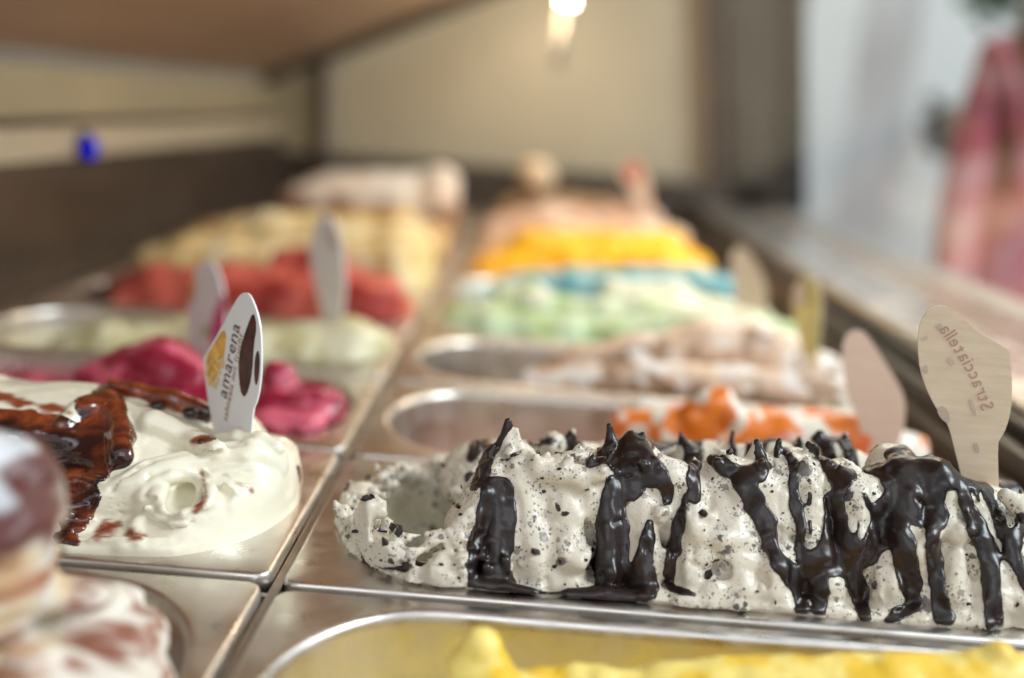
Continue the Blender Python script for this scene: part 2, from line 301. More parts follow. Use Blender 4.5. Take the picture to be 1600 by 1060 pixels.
# horizontal roll, lips, puddles and knobs on the front
def fr(px, py, dy=0.0): P = front(px, py); P[1] += dy; return P
F0.chain([(fr(845, 738), .0035), (fr(870, 742), .0042), (fr(905, 745), .0042), (fr(940, 742), .0040)], .002)
F0.chain([(fr(925, 735), .003), (fr(942, 728), .0045)], .002)
F0.chain([(fr(1040, 800), .003), (fr(1080, 812), .0045), (fr(1110, 806), .003)], .004)
F0.chain([(fr(1075, 905, .003), .006), (fr(1150, 880, .004), .007), (fr(1215, 905, .004), .006)], .003)
F0.chain([(fr(1085, 925, .004), .006), (fr(1160, 925, .003), .008), (fr(1210, 935, .004), .006)], .003)
F0.chain([(fr(1570, 775), .0035), (fr(1592, 790), .0050), (fr(1598, 800), .003)], .0015)
F0.chain([(fr(1520, 800), .003), (fr(1505, 832), .0045), (fr(1470, 838), .003)], .003)
F0.chain([(fr(1430, 825), .0015), (fr(1440, 840), .003), (fr(1418, 842), .003)], .002)
for pts, r in (([(640, 908), (690, 912), (735, 914)], 5), ([(850, 918), (900, 925), (945, 922)], 6), ([(1015, 932), (1080, 945), (1160, 952)], 5), ([(1270, 955), (1330, 962)], 4), ([(1440, 965), (1520, 975)], 5)):
    for a, b in zip(pts[:-1], pts[1:]):
        A = atz(*a, .003)+[0, .006, 0]; B = atz(*b, .003)+[0, .006, 0]; F0.cone(A*[1, 1, 0]+[0, 0, .0005], B*[1, 1, 0]+[0, 0, .0005], .0045, .0045, .003)
# left flap: knob (745,790), lump (735,870)
F0.chain([(fr(752, 785, .004), .0055), (fr(735, 815, .004), .0070), (fr(712, 840, .002), .0062)], .0025)
F0.chain([(fr(690, 875, .002), .0050), (fr(725, 880), .0060), (fr(732, 895, 0), .0045)], .002)
F0.chain([(fr(655, 860, .0), .0035), (fr(680, 842, 0), .0040), (fr(705, 835), .003)], .0015)
F0.chain([(fr(700, 855, .0), .003), (fr(725, 845, 0), .0042)], .0015)
# ring of cream pushed up along the scooped end, with a curl
ring = []
for i in range(26):
    t = R(268-i*8.2); x = .081+.060*math.cos(t); y = .0815+.068*math.sin(t); ring.append((np.array([x, y, .003+.0035*math.sin(i*1.7)+.002*math.sin(i*4.1)]), .0062+.0015*math.sin(i*2.3)))
F0.chain(ring, .003)
for i in range(46):                                  # ragged crumbs and little flaps on the ring
    t = R(random.uniform(100, 285)); x = .081+random.uniform(.050, .064)*math.cos(t); y = .0815+random.uniform(.060, .071)*math.sin(t); z = random.uniform(.004, .012)
    a = np.array([x, y, z]); b = a+np.array([random.uniform(-.004, .004), random.uniform(-.003, .003), random.uniform(0, .005)]); F0.cone(a, b, random.uniform(.0015, .0035), random.uniform(.0008, .002), .0012)
F0.chain([(at(560, 850, .022), .006), (at(562, 815, .024), .0058), (at(575, 795, .026), .0045), (at(590, 790, .027), .0030), (at(594, 803, .026), .0024)], .002)
F0.chain([(at(565, 865, .018), .0055), (at(600, 868, .016), .0060), (at(640, 868, .015), .0045), (at(652, 862, .015), .003)], .002)
F0.chain([(at(535, 800, .05), .0035), (at(525, 795, .05), .002), (at(524, 785, .05), .001)], .001)
for a, b in (((625, 845), (622, 830)), ((640, 840), (655, 838)), ((668, 835), (690, 826))): F0.cone(at(*a, .022), at(*b, .024), .003, .0012, .002)
# back ridge
back = [(745, 712), (800, 690), (845, 700), (905, 690), (960, 692), (1010, 692), (1060, 690), (1110, 688), (1160, 690), (1210, 690), (1260, 688), (1310, 686), (1340, 700), (1385, 735), (1420, 735), (1560, 760), (1660, 770)]
bp = []
for i, (px, py) in enumerate(back):
    P = at(px, py+8, .112+.005*math.sin(i*2.1)); bp.append((P-[0, 0, .011], .012+.002*math.sin(i*3.1)))
F0.chain(bp, .004); F0.chain([(p*[1, 1, 0]+[0, 0, .012], .020) for p, r in bp], .006); F0.chain([(p*[1, 0, 0]+[0, .084, .008], .020) for p, r in bp[1:]], .006)
F0.chain([(at(740, 745, .10), .0085), (at(720, 770, .095), .009)], .003); F0.ell(at(865, 695, .10), (.006, .006, .006), .003)
# vertical troughs left by the spatula between columns
for px in (806, 862, 984, 1050, 1240, 1368, 1470, 1522):
    a = front(px+random.uniform(-3, 3), 770); b = front(px+random.uniform(-8, 8), 925); F0.cone(a-[0, .0022, 0], b-[0, .0028, 0], .0022, .0030, .005, sub=True)
F0.chain([(fr(1085, 880, -.003), .002), (fr(1125, 888, -.002), .004), (fr(1100, 902, -.003), .003)], .002, sub=True)
mo = [(572, 876), (605, 888), (650, 894), (700, 899), (735, 903)]
for a, b in zip(mo[:-1], mo[1:]): F0.cone(atz(*a, .002)+[0, .002, .003], atz(*b, .002)+[0, .002, .003], .0042, .0046, .002, sub=True)
fl_ = [(640, 908), (680, 912), (720, 915), (742, 912)]
for a, b in zip(fl_[:-1], fl_[1:]): F0.cone(atz(*a)+[0, .0015, -.0012], atz(*b)+[0, .0015, -.0012], .0036, .0040, .002)
for a, b in (((690, 880), (725, 884)), ((725, 884), (734, 898))): F0.cone(atz(*a)+[0, .006, .003], atz(*b)+[0, .004, .003], .0046, .005, .0015)
# pulled peaks: tip px, tip py, base py, leaning
peaks = [(793, 657, 715, 10), (806, 668, 715, 6), (952, 664, 700, 8), (985, 672, 695, 14), (1004, 674, 695, 5), (1087, 726, 750, 8), (1112, 715, 735, 6), (1183, 691, 730, 9), (1217, 688, 722, 6), (1228, 704, 728, 6), (1262, 692, 722, 9), (1336, 742, 760, 5),
         (1398, 716, 735, 6), (1455, 702, 722, 5), (895, 672, 705, 4, .10), (1080, 688, 700, 6, .1), (1145, 672, 700, 4, .11), (1282, 676, 700, 9, .11), (1322, 676, 700, 8, .11), (748, 690, 715, 8, .1), (1062, 676, 700, 9, .1)]
for p in peaks:
    px, py, by, rr = p[:4]; yy = p[4] if len(p) > 4 else .054
    tip = at(px+1, py+2, yy+.002); base = at(px-random.uniform(-8, 8), by+8, yy); mid = (tip+base)/2+[random.uniform(-.001, .001), 0, -.001]
    F0.chain([(base, rr*s*2.0), (mid, rr*s*1.1), (tip, .0009)], .003)
rr = random.Random(11)
for i in range(95):                                     # little torn lumps and smears
    px = rr.uniform(740, 1600); py = rr.uniform(700, 940)+max(0, (px-900)*.05); r_ = rr.uniform(2.0, 6.5)
    fold(F0, [(px, py, r_), (px+rr.uniform(-16, 16), py+rr.uniform(-14, 10), r_*rr.uniform(.4, 1))], .0015, sink=rr.uniform(.3, .8), y0=-.01)
for i in range(46):                                     # bigger lumps
    px = rr.uniform(790, 1600); py = rr.uniform(730, 930)+max(0, (px-900)*.05); r_ = rr.uniform(8, 17)
    fold(F0, [(px, py, r_), (px+rr.uniform(-12, 12), py+rr.uniform(5, 34), r_*rr.uniform(.5, 1))], .003, sink=rr.uniform(.35, .8), y0=-.01)
for i in range(16):                                     # hollows between them
    px = rr.uniform(800, 1600); py = rr.uniform(760, 920); fold(F0, [(px, py, rr.uniform(3, 6)), (px+rr.uniform(-10, 10), py+rr.uniform(10, 40), rr.uniform(2, 5))], .003, sub=True, y0=-.01)
for i in range(48):                                     # creases dragged by the spatula
    px = rr.uniform(760, 1600); py = rr.uniform(710, 930); a_ = rr.uniform(10, 34); up = rr.random() < .55
    fold(F0, [(px, py, rr.uniform(1.2, 2.6)), (px+(rr.uniform(-4, 4) if up else a_), py+(a_ if up else rr.uniform(-6, 5)), rr.uniform(.8, 2.2))], .0012, sub=True, y0=-.01)
for i in range(60):
    px = rr.uniform(760, 1350); py = rr.uniform(690, 730); p = hit(F0, px, py+rr.uniform(0, 14), -.01)
    if p is not None: F0.cone(p, p+np.array([rr.uniform(-.003, .003), rr.uniform(-.002, .002), rr.uniform(.0015, .005)]), rr.uniform(.0016, .003), rr.uniform(.0005, .0011), .0012)
for i in range(70):                                     # ragged lip round the scooped end
    t_ = R(rr.uniform(95, 300)); p = np.array([.081+rr.uniform(.046, .066)*math.cos(t_), .0815+rr.uniform(.056, .071)*math.sin(t_), rr.uniform(.002, .012)]); q_ = p+np.array([rr.uniform(-.004, .004), rr.uniform(-.002, .002), rr.uniform(.001, .006)])
    F0.cone(p, q_, rr.uniform(.0012, .0028), rr.uniform(.0006, .0014), .0009)
for q in ([(735, 768, 9), (752, 770, 8)], [(800, 752, 9), (830, 745, 12)], [(858, 862, 14), (905, 878, 14), (918, 868, 9)], [(1090, 835, 16), (1130, 845, 18), (1180, 850, 14)], [(1225, 775, 8), (1232, 830, 9)], [(1480, 760, 10), (1478, 820, 12), (1492, 838, 8)], [(1500, 870, 10), (1490, 930, 14)], [(1570, 830, 12), (1590, 900, 16)]): fold(F0, q, .003, y0=-.01)
def dsp(P):
    Q = P*np.array([1, 1, .45])
    d = .0020*fbm(Q, 48, 2, 3)+.0004*vnoise(P*np.array([1, 1, .7]), 190, 9)+.00018*vnoise(P, 520, 6)+.0016*np.maximum(0, vnoise(P*np.array([1, 1, .6]), 120, 13)-.35)-.0015*np.maximum(0, vnoise(P*np.array([1, 1, .5]), 100, 17)-.45)
    m = (P[:, 0] < .085) & (P[:, 2] > -.004); d[m] += .0007*fbm(P[m], 420, 2, 5); return d.astype(np.float32)
F0.displace(dsp)
F0.D = np.maximum(F0.D, np.where(Z < .0012, hole+.0006, hole-.004)).astype(np.float32)
ob = empty('stracciatella_gelato', (CX, CY, 0)); tag(ob, 'white stracciatella gelato speckled with cocoa and striped with dark chocolate drips', 'gelato')
def loose(o, name):              # every separate drop becomes a mesh of its own
    bpy.ops.object.select_all(action='DESELECT'); o.select_set(True); bpy.context.view_layer.objects.active = o; bpy.ops.mesh.separate(type='LOOSE')
    for q in list(bpy.context.selected_objects):
        if len(q.data.vertices) < 60: bpy.data.objects.remove(q)
    return o
def fix(o, p): o.parent = p; o.matrix_parent_inverse = Matrix.Translation(p.location).inverted(); return o
me = F0.mesh('cream'); v = verts(me); col = np.ones((len(v), 3), np.float32)
inn = sstep(v[:, 2], -.002, -.012); col = lerpc(col, (.93, .95, .84), inn); set_col(me, col); fix(link('cream', me, M_STRAC), ob)
# chocolate: a 2-3 mm shell of the same body wherever a stroke covers it
strokes = [
 [(740, 761, 5), (755, 733, 8), (774, 690, 8), (792, 660, 8), (800, 655, 6)], [(778, 772, 24), (776, 810, 28), (768, 850, 31), (762, 885, 30), (768, 920, 36)],
 [(955, 752, 8), (957, 780, 16), (956, 820, 22), (958, 850, 20), (953, 880, 24), (965, 915, 34)], [(1014, 818, 5), (1011, 850, 9), (1005, 880, 13), (1000, 915, 28)],
 [(1072, 776, 4), (1060, 821, 7), (1053, 857, 9), (1046, 897, 7), (1048, 918, 5), (1085, 930, 3)],
 [(948, 664, 9), (945, 690, 12), (975, 715, 25), (1000, 728, 24), (1020, 742, 18)], [(985, 672, 20), (1000, 700, 18)], [(985, 750, 16), (988, 768, 13)], [(1036, 745, 9), (1042, 765, 8), (1043, 783, 6)], [(925, 722, 8), (945, 712, 10)],
 [(1086, 728, 7), (1083, 752, 7), (1086, 777, 8)],
 [(1112, 716, 6), (1130, 733, 8), (1158, 744, 11), (1185, 738, 12), (1196, 730, 7)], [(1183, 690, 5), (1189, 718, 6), (1190, 735, 8)], [(1160, 752, 13), (1178, 783, 14), (1198, 818, 13), (1202, 851, 9), (1218, 880, 10), (1238, 902, 13), (1250, 930, 9), (1254, 965, 8)],
 [(1130, 714, 3), (1152, 733, 3)], [(1217, 686, 4), (1214, 712, 4)], [(1226, 703, 4), (1241, 725, 6), (1239, 761, 5), (1244, 791, 7), (1251, 821, 6), (1250, 857, 6), (1260, 880, 8)],
 [(1260, 692, 5), (1282, 710, 5), (1296, 730, 8), (1313, 748, 16), (1315, 768, 7)], [(1332, 735, 3), (1336, 750, 3)],
 [(1303, 783, 14), (1307, 815, 16), (1308, 845, 22), (1303, 870, 30)], [(1255, 872, 7), (1275, 878, 14), (1330, 880, 18)], [(1278, 895, 13), (1282, 925, 11), (1280, 955, 8)], [(1328, 885, 14), (1340, 915, 12), (1351, 965, 8)],
 [(1352, 735, 4), (1375, 735, 8), (1405, 735, 18), (1430, 728, 24), (1465, 732, 22), (1488, 748, 12)], [(1440, 768, 36), (1430, 790, 28), (1462, 805, 16), (1459, 832, 9)], [(1405, 780, 22), (1385, 805, 20), (1372, 842, 16), (1355, 866, 14), (1335, 880, 14)],
 [(1398, 818, 18), (1411, 850, 17), (1416, 880, 16), (1423, 915, 14), (1428, 945, 9), (1400, 962, 8), (1390, 968, 6)], [(1458, 840, 9), (1461, 880, 10), (1466, 930, 9), (1474, 964, 15)],
 [(1500, 750, 5), (1510, 785, 8), (1528, 825, 12), (1546, 865, 13), (1548, 910, 12), (1554, 975, 11)], [(1525, 737, 4), (1545, 772, 5), (1564, 820, 7), (1579, 862, 9), (1600, 905, 8), (1620, 940, 8)], [(1597, 812, 8), (1585, 850, 9)], [(1503, 738, 2), (1518, 752, 2), (1530, 785, 2)],
 [(1342, 818, 2), (1339, 838, 3.5), (1336, 856, 3)], [(1392, 712, 8), (1420, 706, 12), (1455, 708, 14), (1485, 722, 12)], [(1400, 745, 22), (1440, 735, 26), (1475, 745, 20)], [(1350, 772, 2), (1358, 790, 3), (1370, 797, 3)], [(1265, 772, 2), (1264, 788, 2)], [(1266, 815, 2), (1267, 833, 2)], [(1630, 800, 8), (1640, 900, 9)]]
bstrokes = [[(890, 680, 6), (900, 700, 9), (905, 735, 9)], [(1062, 672, 9), (1082, 690, 12), (1084, 730, 12)], [(1030, 690, 12), (1075, 682, 6)], [(1145, 668, 4), (1146, 720, 5)], [(1185, 685, 14), (1180, 720, 14)], [(1200, 684, 6), (1240, 680, 7), (1248, 700, 6)],
 [(1275, 674, 12), (1290, 690, 9), (1300, 730, 9)], [(1305, 676, 5), (1322, 690, 8), (1335, 735, 7)], [(1385, 715, 3), (1388, 745, 4)], [(745, 690, 7), (735, 715, 5), (760, 692, 6)], [(735, 748, 8), (740, 756, 8)], [(1570, 750, 14), (1590, 790, 8)], [(985, 690, 9), (980, 730, 9)], [(830, 692, 3), (860, 690, 4)]]
XX = F0.ax[0][:, None]; ZZ = F0.ax[2][None, :]
def field2(strs, fn):
    S = np.full((len(F0.ax[0]), len(F0.ax[2])), .05, np.float32)
    for st in strs:
        P = [(fn(px, py), r*s*1.05) for px, py, r in st]
        for (A, ra), (B, rb) in zip(P[:-1], P[1:]):
            dx, dz = B[0]-A[0], B[2]-A[2]; t = np.clip(((XX-A[0])*dx+(ZZ-A[2])*dz)/max(dx*dx+dz*dz, 1e-12), 0, 1)
            S = smin(S, np.hypot(XX-A[0]-t*dx, ZZ-A[2]-t*dz)-(ra+(rb-ra)*t), .0016)
    return S
def project(P):
    d = P-CAM; dz = d@_f; return 800+FPX*(d@_r)/dz, 530-FPX*(d@_u)/dz, dz
def traced(P, strs, k=7.0, grow=1.0):                    # distance (m) from each point to strokes traced on the surface
    px, py, dz = project(P.astype(np.float64)); D = np.full(len(P), 300., np.float32)
    for st in strs:
        q = np.array(st, float); q[:, 2] = q[:, 2]+np.minimum(grow, .8+q[:, 2]*.30); m = (px > q[:, 0].min()-70) & (px < q[:, 0].max()+70) & (py > q[:, 1].min()-70) & (py < q[:, 1].max()+70)
        if not m.any(): continue
        x, y = px[m], py[m]; e = np.full(len(x), 300.)
        for A, B in zip(q[:-1], q[1:]):
            dx, dy = B[0]-A[0], B[1]-A[1]; t = np.clip(((x-A[0])*dx+(y-A[1])*dy)/max(dx*dx+dy*dy, 1e-9), 0, 1); e = smin(e, np.hypot(x-A[0]-t*dx, y-A[1]-t*dy)-(A[2]+(B[2]-A[2])*t), k)
        D[m] = smin(D[m], e, k)
    return (D*dz/FPX).astype(np.float32)
P2 = np.stack(np.broadcast_arrays(XX, 0*XX+.5, ZZ), -1); wob = .0006*fbm(P2, 260, 2, 4)
I = np.nonzero(np.abs(F0.D) < .006); P = np.stack([F0.ax[i][I[i]] for i in range(3)], 1); wb = (.0007*fbm(P, 230, 2, 4)).astype(np.float32)
Sv = np.minimum(traced(P, strokes, 6, 4.2)+wb+np.maximum(0, P[:, 1]-.076), traced(P, bstrokes, 6, 3.5)+wb+np.maximum(0, .090-P[:, 1]))+np.maximum(0, -.0005-P[:, 2])
CH = np.full(F0.D.shape, .01, np.float32); th = (.0008+.0005*fbm(P, 60, 2, 8)).astype(np.float32)
b = F0.D[I]; sh = smax(b-th, -(b+.0016), .0004); CH[I] = smax(sh, Sv.astype(np.float32), .0012)
S = np.full(F0.D.shape, .01, np.float32); S[I] = Sv
F1 = Field((.006, -.002, -.05), (.384, .166, .100), .00105); F1.D = CH
# pools of chocolate at the foot
for pts in ([(610, 885, 4), (650, 893, 7), (700, 900, 7), (760, 918, 7), (830, 928, 5)], [(760, 915, 6), (850, 932, 4), (930, 930, 7), (1000, 934, 7)], [(565, 873, 5), (605, 886, 10), (650, 892, 12), (700, 897, 12), (740, 902, 12)], [(740, 915, 14), (790, 925, 12), (830, 930, 8)], [(890, 932, 10), (940, 934, 14), (1010, 938, 12)], [(905, 938, 3), (1010, 941, 4)]):
    F1.chain([(atz(a, b, .002)*[1, 1, 0]+[0, .0035, .0008], r*s*1.1) for a, b, r in pts], .002)
F1.D = np.maximum(F1.D, np.where(Z < .0010, hole+.0008, hole-.0028)).astype(np.float32)
fix(link('chocolate_sauce', F1.mesh('chocolate_sauce'), M_CHOC), ob)
# loose chocolate flakes pressed into the cream
I = np.nonzero((np.abs(F0.D) < .0006) & np.broadcast_to((Z > .004) & (Y < .12), F0.D.shape) & (S > .002)); pk = rng.choice(len(I[0]), 260, replace=False)
bm = bmesh.new()
for j in pk:
    p = Vector([float(F0.ax[i][I[i][j]]) for i in range(3)]); sz = random.uniform(.0005, .0011)*(2.8 if random.random() < .24 else 1.1)
    r = bmesh.ops.create_icosphere(bm, subdivisions=1, radius=1); rot = Matrix.Rotation(random.uniform(0, 6), 3, Vector((random.random(), random.random(), random.random())).normalized())
    for vv in r['verts']: vv.co = p+rot @ Vector((vv.co.x*sz*random.uniform(.7, 1.7), vv.co.y*sz*random.uniform(.3, .7), vv.co.z*sz*random.uniform(.6, 1.2)))
fl = bmobj('chocolate_flakes', bm, M_CHOC); fix(fl, ob); fl['kind'] = 'stuff'
# ------------------------------------------------------------------ amarena
AX, AY = -.1812, PITCHY*.5
A0 = Field((-.362, -.003, -.04), (-.006, .168, .095), .00115); X, Y, Z = A0.grid(); hole = stadium(X, Y, AX, AY)
hf = .002+.024*sstep(Y, .02, .1)*sstep(-X, .012, .06); A0.D = np.maximum(hole+.0005, (Z-hf)*.8).astype(np.float32)
def ch(pts, k=.004, zs=3300., F=A0): F.chain([(at(px, py, yy), r/zs) for px, py, yy, r in pts], k)
for px, py, yy, rx, ry, rz in ((388, 768, .074, .031, .050, .026), (330, 805, .060, .050, .045, .021), (245, 735, .086, .042, .045, .030), (120, 700, .102, .060, .042, .034), (-60, 700, .10, .07, .05, .037), (-250, 690, .10, .08, .05, .035), (180, 838, .050, .070, .042, .015), (20, 820, .06, .07, .045, .025)):
    A0.ell(at(px, py, yy), (rx, ry, rz), .010)
Z0 = [(175, 600, .108, 11), (215, 612, .106, 13), (270, 626, .103, 15), (325, 646, .098, 15)]; ch(Z0, .003); ch([(-60, 606, .128, 18), (0, 600, .124, 18), (60, 618, .12, 15), (110, 632, .118, 12)], .003)
ch([(342, 688, .076, 14), (372, 680, .072, 14), (408, 686, .068, 13), (438, 700, .064, 12), (462, 722, .058, 11), (476, 745, .052, 8)], .002)
FO = [([(85, 812, 20), (160, 782, 24), (230, 748, 26), (310, 722, 26), (390, 710, 26), (440, 722, 22), (462, 752, 18), (452, 790, 14)], .0014, -.15), ([(195, 645, 18), (240, 664, 24), (295, 688, 24), (340, 704, 18)], .0014, -.15), ([(100, 664, 18), (132, 638, 20), (168, 628, 18), (190, 662, 22), (192, 712, 24)], .0014, .1),
 ([(-40, 700, 20), (0, 690, 20), (60, 682, 18), (112, 690, 14)], .002, .2), ([(-40, 745, 16), (40, 745, 16), (120, 750, 16), (160, 755, 10)], .002, .3), ([(110, 862, 14), (190, 858, 14), (270, 864, 12), (340, 858, 10)], .004, .5), ([(215, 850, 8), (210, 825, 9), (225, 800, 11), (245, 785, 12)], .003, .4)]
for p_, k_, s_ in FO: fold(A0, p_, k_, sink=s_)
fold(A0, [(284+(34+1.5*i)*math.cos(R(200-i*24)), 778+(22+1.0*i)*math.sin(R(200-i*24)), 15-.35*i) for i in range(24)], .0010, sink=-.15)
p = hit(A0, 285, 776)
if p is not None: A0.ell(p+_f*.001, (.0062, .014, .0042), .0010, sub=True)
for p_, k_ in (([(318, 735, 5), (345, 757, 8), (395, 784, 10), (430, 786, 9), (455, 768, 6)], .001), ([(335, 803, 5), (385, 816, 8), (430, 807, 8), (464, 780, 6)], .0012), ([(320, 845, 5), (380, 846, 8), (420, 832, 8), (448, 815, 5)], .003), ([(140, 845, 6), (240, 842, 8), (330, 835, 6)], .003)): fold(A0, p_, k_, sink=.0)
for q in ([(95, 838, 6), (150, 826, 7), (200, 804, 7), (240, 778, 5)], [(175, 765, 3), (235, 722, 5), (310, 698, 5), (370, 690, 3)], [(345, 735, 4), (385, 738, 7), (430, 738, 5)], [(325, 818, 4), (350, 800, 6), (352, 770, 6), (335, 748, 5)], [(235, 835, 5), (275, 838, 6), (318, 826, 5)], [(232, 690, 2), (290, 700, 4), (345, 706, 3)], [(225, 770, 3), (232, 745, 3), (262, 735, 2)], [(330, 746, 3), (370, 750, 4), (430, 748, 3)], [(150, 815, 3), (190, 803, 3), (235, 800, 2)], [(205, 680, 4), (270, 700, 4), (330, 712, 3)], [(340, 825, 2), (400, 830, 3), (440, 815, 2)], [(250, 640, 3), (320, 664, 3)], [(300, 870, 2), (380, 858, 3)], [(215, 735, 2), (300, 708, 2), (380, 694, 2)]): fold(A0, q, .0022, sub=True)
rr = random.Random(4)
for i in range(16): x0 = rr.uniform(270, 400); y0 = rr.uniform(800, 862); fold(A0, [(x0, y0, rr.uniform(1, 2)), (x0+rr.uniform(20, 60), y0-rr.uniform(2, 14), rr.uniform(1, 3))], .002, sub=True)
def dspA(P):
    Q = P*np.array([.5, 1, 1]); ang = np.array([.35, 0, 1.0]); return (.0013*fbm(P*np.array([.45, 1, 1.3])+.3*vnoise(P, 40, 5)[:, None]*.02, 75, 2, 21)+.00028*np.sin((P@np.array([.45, .5, 1.3])+.004*vnoise(P, 60, 2))*1900)*sstep(vnoise(P, 50, 4), -.2, .5)+.00045*np.sin(stadium(P[:, 0], P[:, 1], AX, AY)*1150+2.5*vnoise(P, 45, 8))*sstep(.026-P[:, 2], 0, .012)*sstep(vnoise(P, 38, 14), -.4, .3)).astype(np.float32)
A0.displace(dspA); A0.D = smax(A0.D, hole-.0035, .008).astype(np.float32); A0.D = np.maximum(A0.D, np.where(Z < .0012, hole+.0004, -1)).astype(np.float32)
oa = empty('amarena_gelato', (AX, AY, 0)); tag(oa, 'white amarena cream gelato in glossy folds with dark cherry sauce', 'gelato')
def surfdist(V, segs):      # distance in the (x,z) photo-facing plane plus depth
    d = np.full(len(V), 1.0)
    for A, B, r in segs:
        e = B-A; t = np.clip(((V-A)@e)/max(e@e, 1e-12), 0, 1); q = V-A-t[:, None]*e; q[:, 1] *= .55; d = np.minimum(d, np.sqrt((q*q).sum(1))-r)
    return d
me = A0.mesh('cream'); v = verts(me).astype(float); c0 = np.tile(np.array([.92, .88, .70], np.float32), (len(v), 1))
stain = [[(150, 838, 9), (168, 825, 11), (185, 818, 5)], [(205, 838, 9), (222, 842, 6)], [(478, 740, 8), (474, 785, 4)], [(300, 690, 4), (325, 686, 7)], [(170, 600, 14), (240, 616, 16), (330, 645, 14)], [(0, 620, 5), (110, 645, 6)], [(350, 742, 2), (390, 765, 2)], [(318, 745, 1), (322, 775, 2), (305, 800, 2)]]
ds = traced(v, stain, 8, 0)+.0018*fbm(v*np.array([.6, 1, 1]), 190, 3, 31); c0 = lerpc(c0, (.30, .065, .020), 1-sstep(ds, -.0012, .0012)); set_col(me, c0); fix(link('cream', me, M_CREAM), oa)
sauce = [[(-60, 665, 14), (0, 662, 15), (45, 664, 15), (90, 668, 17), (112, 676, 14)], [(40, 690, 8), (90, 702, 10), (112, 698, 12)], [(132, 634, 14), (160, 626, 15), (178, 640, 17), (190, 680, 19), (188, 712, 18), (165, 722, 14)], [(150, 660, 16), (165, 690, 20), (160, 715, 14)], [(60, 700, 14), (105, 722, 12)], [(0, 700, 10), (40, 712, 8)], [(140, 655, 10), (140, 690, 12), (135, 715, 12), (150, 725, 14)],
 [(-20, 728, 10), (60, 735, 12), (110, 738, 16), (160, 742, 10)], [(90, 765, 26), (125, 772, 28), (118, 800, 28), (110, 835, 10)], [(90, 840, 8), (120, 848, 6)], [(172, 602, 6), (205, 608, 8), (240, 618, 9), (272, 622, 10), (300, 638, 11), (328, 648, 10)], [(-10, 640, 5), (50, 650, 5)], [(466, 730, 3), (474, 755, 3), (470, 775, 3)], [(312, 690, 4), (335, 684, 4)]]
A1 = Field((-.362, -.003, -.04), (-.006, .168, .095), .00115)
I = np.nonzero((np.abs(A0.D) < .005)); P = np.stack([A0.ax[i][I[i]] for i in range(3)], 1); b = A0.D[I]
A1.D[:] = .01; A1.D[I] = smax(smax(b-(.0007+.0003*fbm(P, 60, 2, 5)).astype(np.float32), -(b+.0016), .0004), traced(P, sauce, 10, 4.5)+(.0010*fbm(P, 110, 2, 6)).astype(np.float32)+np.maximum(0, P[:, 1]-.128), .0022)
me = A1.mesh('cherry_sauce'); v = verts(me).astype(float); t = sstep(fbm(v*np.array([.6, 1, 1]), 55, 3, 12), -.45, .35); col = lerpc(np.array([.035, .004, .006]), (.36, .070, .016), t); set_col(me, col); loose(fix(link('cherry_sauce', me, M_SAUCE), oa), 'cherry_sauce')
for px, py, yy, r in ((10, 648, .102, 8), (62, 652, .102, 7), (245, 634, .094, 9), (298, 645, .092, 11), (128, 668, .078, 8), (112, 845, .030, 10)):
    bmc = bmesh.new(); bmesh.ops.create_icosphere(bmc, subdivisions=3, radius=r/3000.); me = bpy.data.meshes.new('cherry')
    for vv in bmc.verts: vv.co = Vector((vv.co.x*1.2, vv.co.y, vv.co.z*.8))
    bmc.to_mesh(me); bmc.free(); set_col(me, np.tile([.02, .004, .008], (len(me.vertices), 1))); o = link('cherry', me, M_SAUCE); o.location = tuple(at(px, py, yy)); fix(o, oa)
# ------------------------------------------------------------------ other gelatos: blobs, then a colour per point
def gelato(name, label, side, k, blobs, colfn, h=.0022, fill=-.006, amp=.0022, fs=70, mat=None, ztop=.13, sub=(), stretch=(1, 1, 1)):
    cx = .1922 if side == 1 else -.1812; cy = PITCHY*(k+.5); F = Field((cx-.187, cy-.079, min(-.05, fill-.012)), (cx+.187, cy+.079, ztop), h); X, Y, Z = F.grid(); hl = stadium(X, Y, cx, cy)
    F.D = np.maximum(hl+.001, Z-fill).astype(np.float32)
    for b in blobs:
        if b[0] == 'c': F.chain(b[1], b[2] if len(b) > 2 else .008)
        else: F.ell(b[1], b[2], b[3] if len(b) > 3 else .008)
    for c_, r_ in sub: F.ell(c_, r_, .006, sub=True)
    F.displace(lambda P: (amp*fbm(P*np.array(stretch)*np.array([.6, 1, 1]), fs*.55, 2, k*3+side)+.2*amp*vnoise(P, fs*2.6, 3)).astype(np.float32), .012)
    F.D = np.maximum(F.D, np.where(Z < .003, hl+.0008, hl-.006)).astype(np.float32)
    me = F.mesh(name); v = verts(me).astype(float); set_col(me, colfn(v)); o = link(name, me, mat or M_BLUR)
    # origin at the base of the thing
    me.transform(Matrix.Translation((-cx, -cy, 0))); o.location = (cx, cy, 0); return tag(o, label, 'gelato')
def two(a, b, s=45, lo=-.2, hi=.3, seed=3, st=(1, 1, 1)): return lambda v: lerpc(np.array(a, float), b, sstep(fbm(v*np.array(st), s, 3, seed), lo, hi))
def ridge(px0, px1, py, Y0, Y1, rad, n=7, wob=6, k=.008, seed=0, depth=.6, endrise=14):
    rr = random.Random(seed); out = []
    for j, yy in enumerate((Y0, Y1)):
        out.append(('c', [(at(px0+(px1-px0)*i/(n-1), py+rr.uniform(-wob, wob)+(endrise if i in (0, n-1) else 0), yy)-[0, 0, rad*depth], rad*rr.uniform(.85, 1.2)) for i in range(n)], k))
    return out
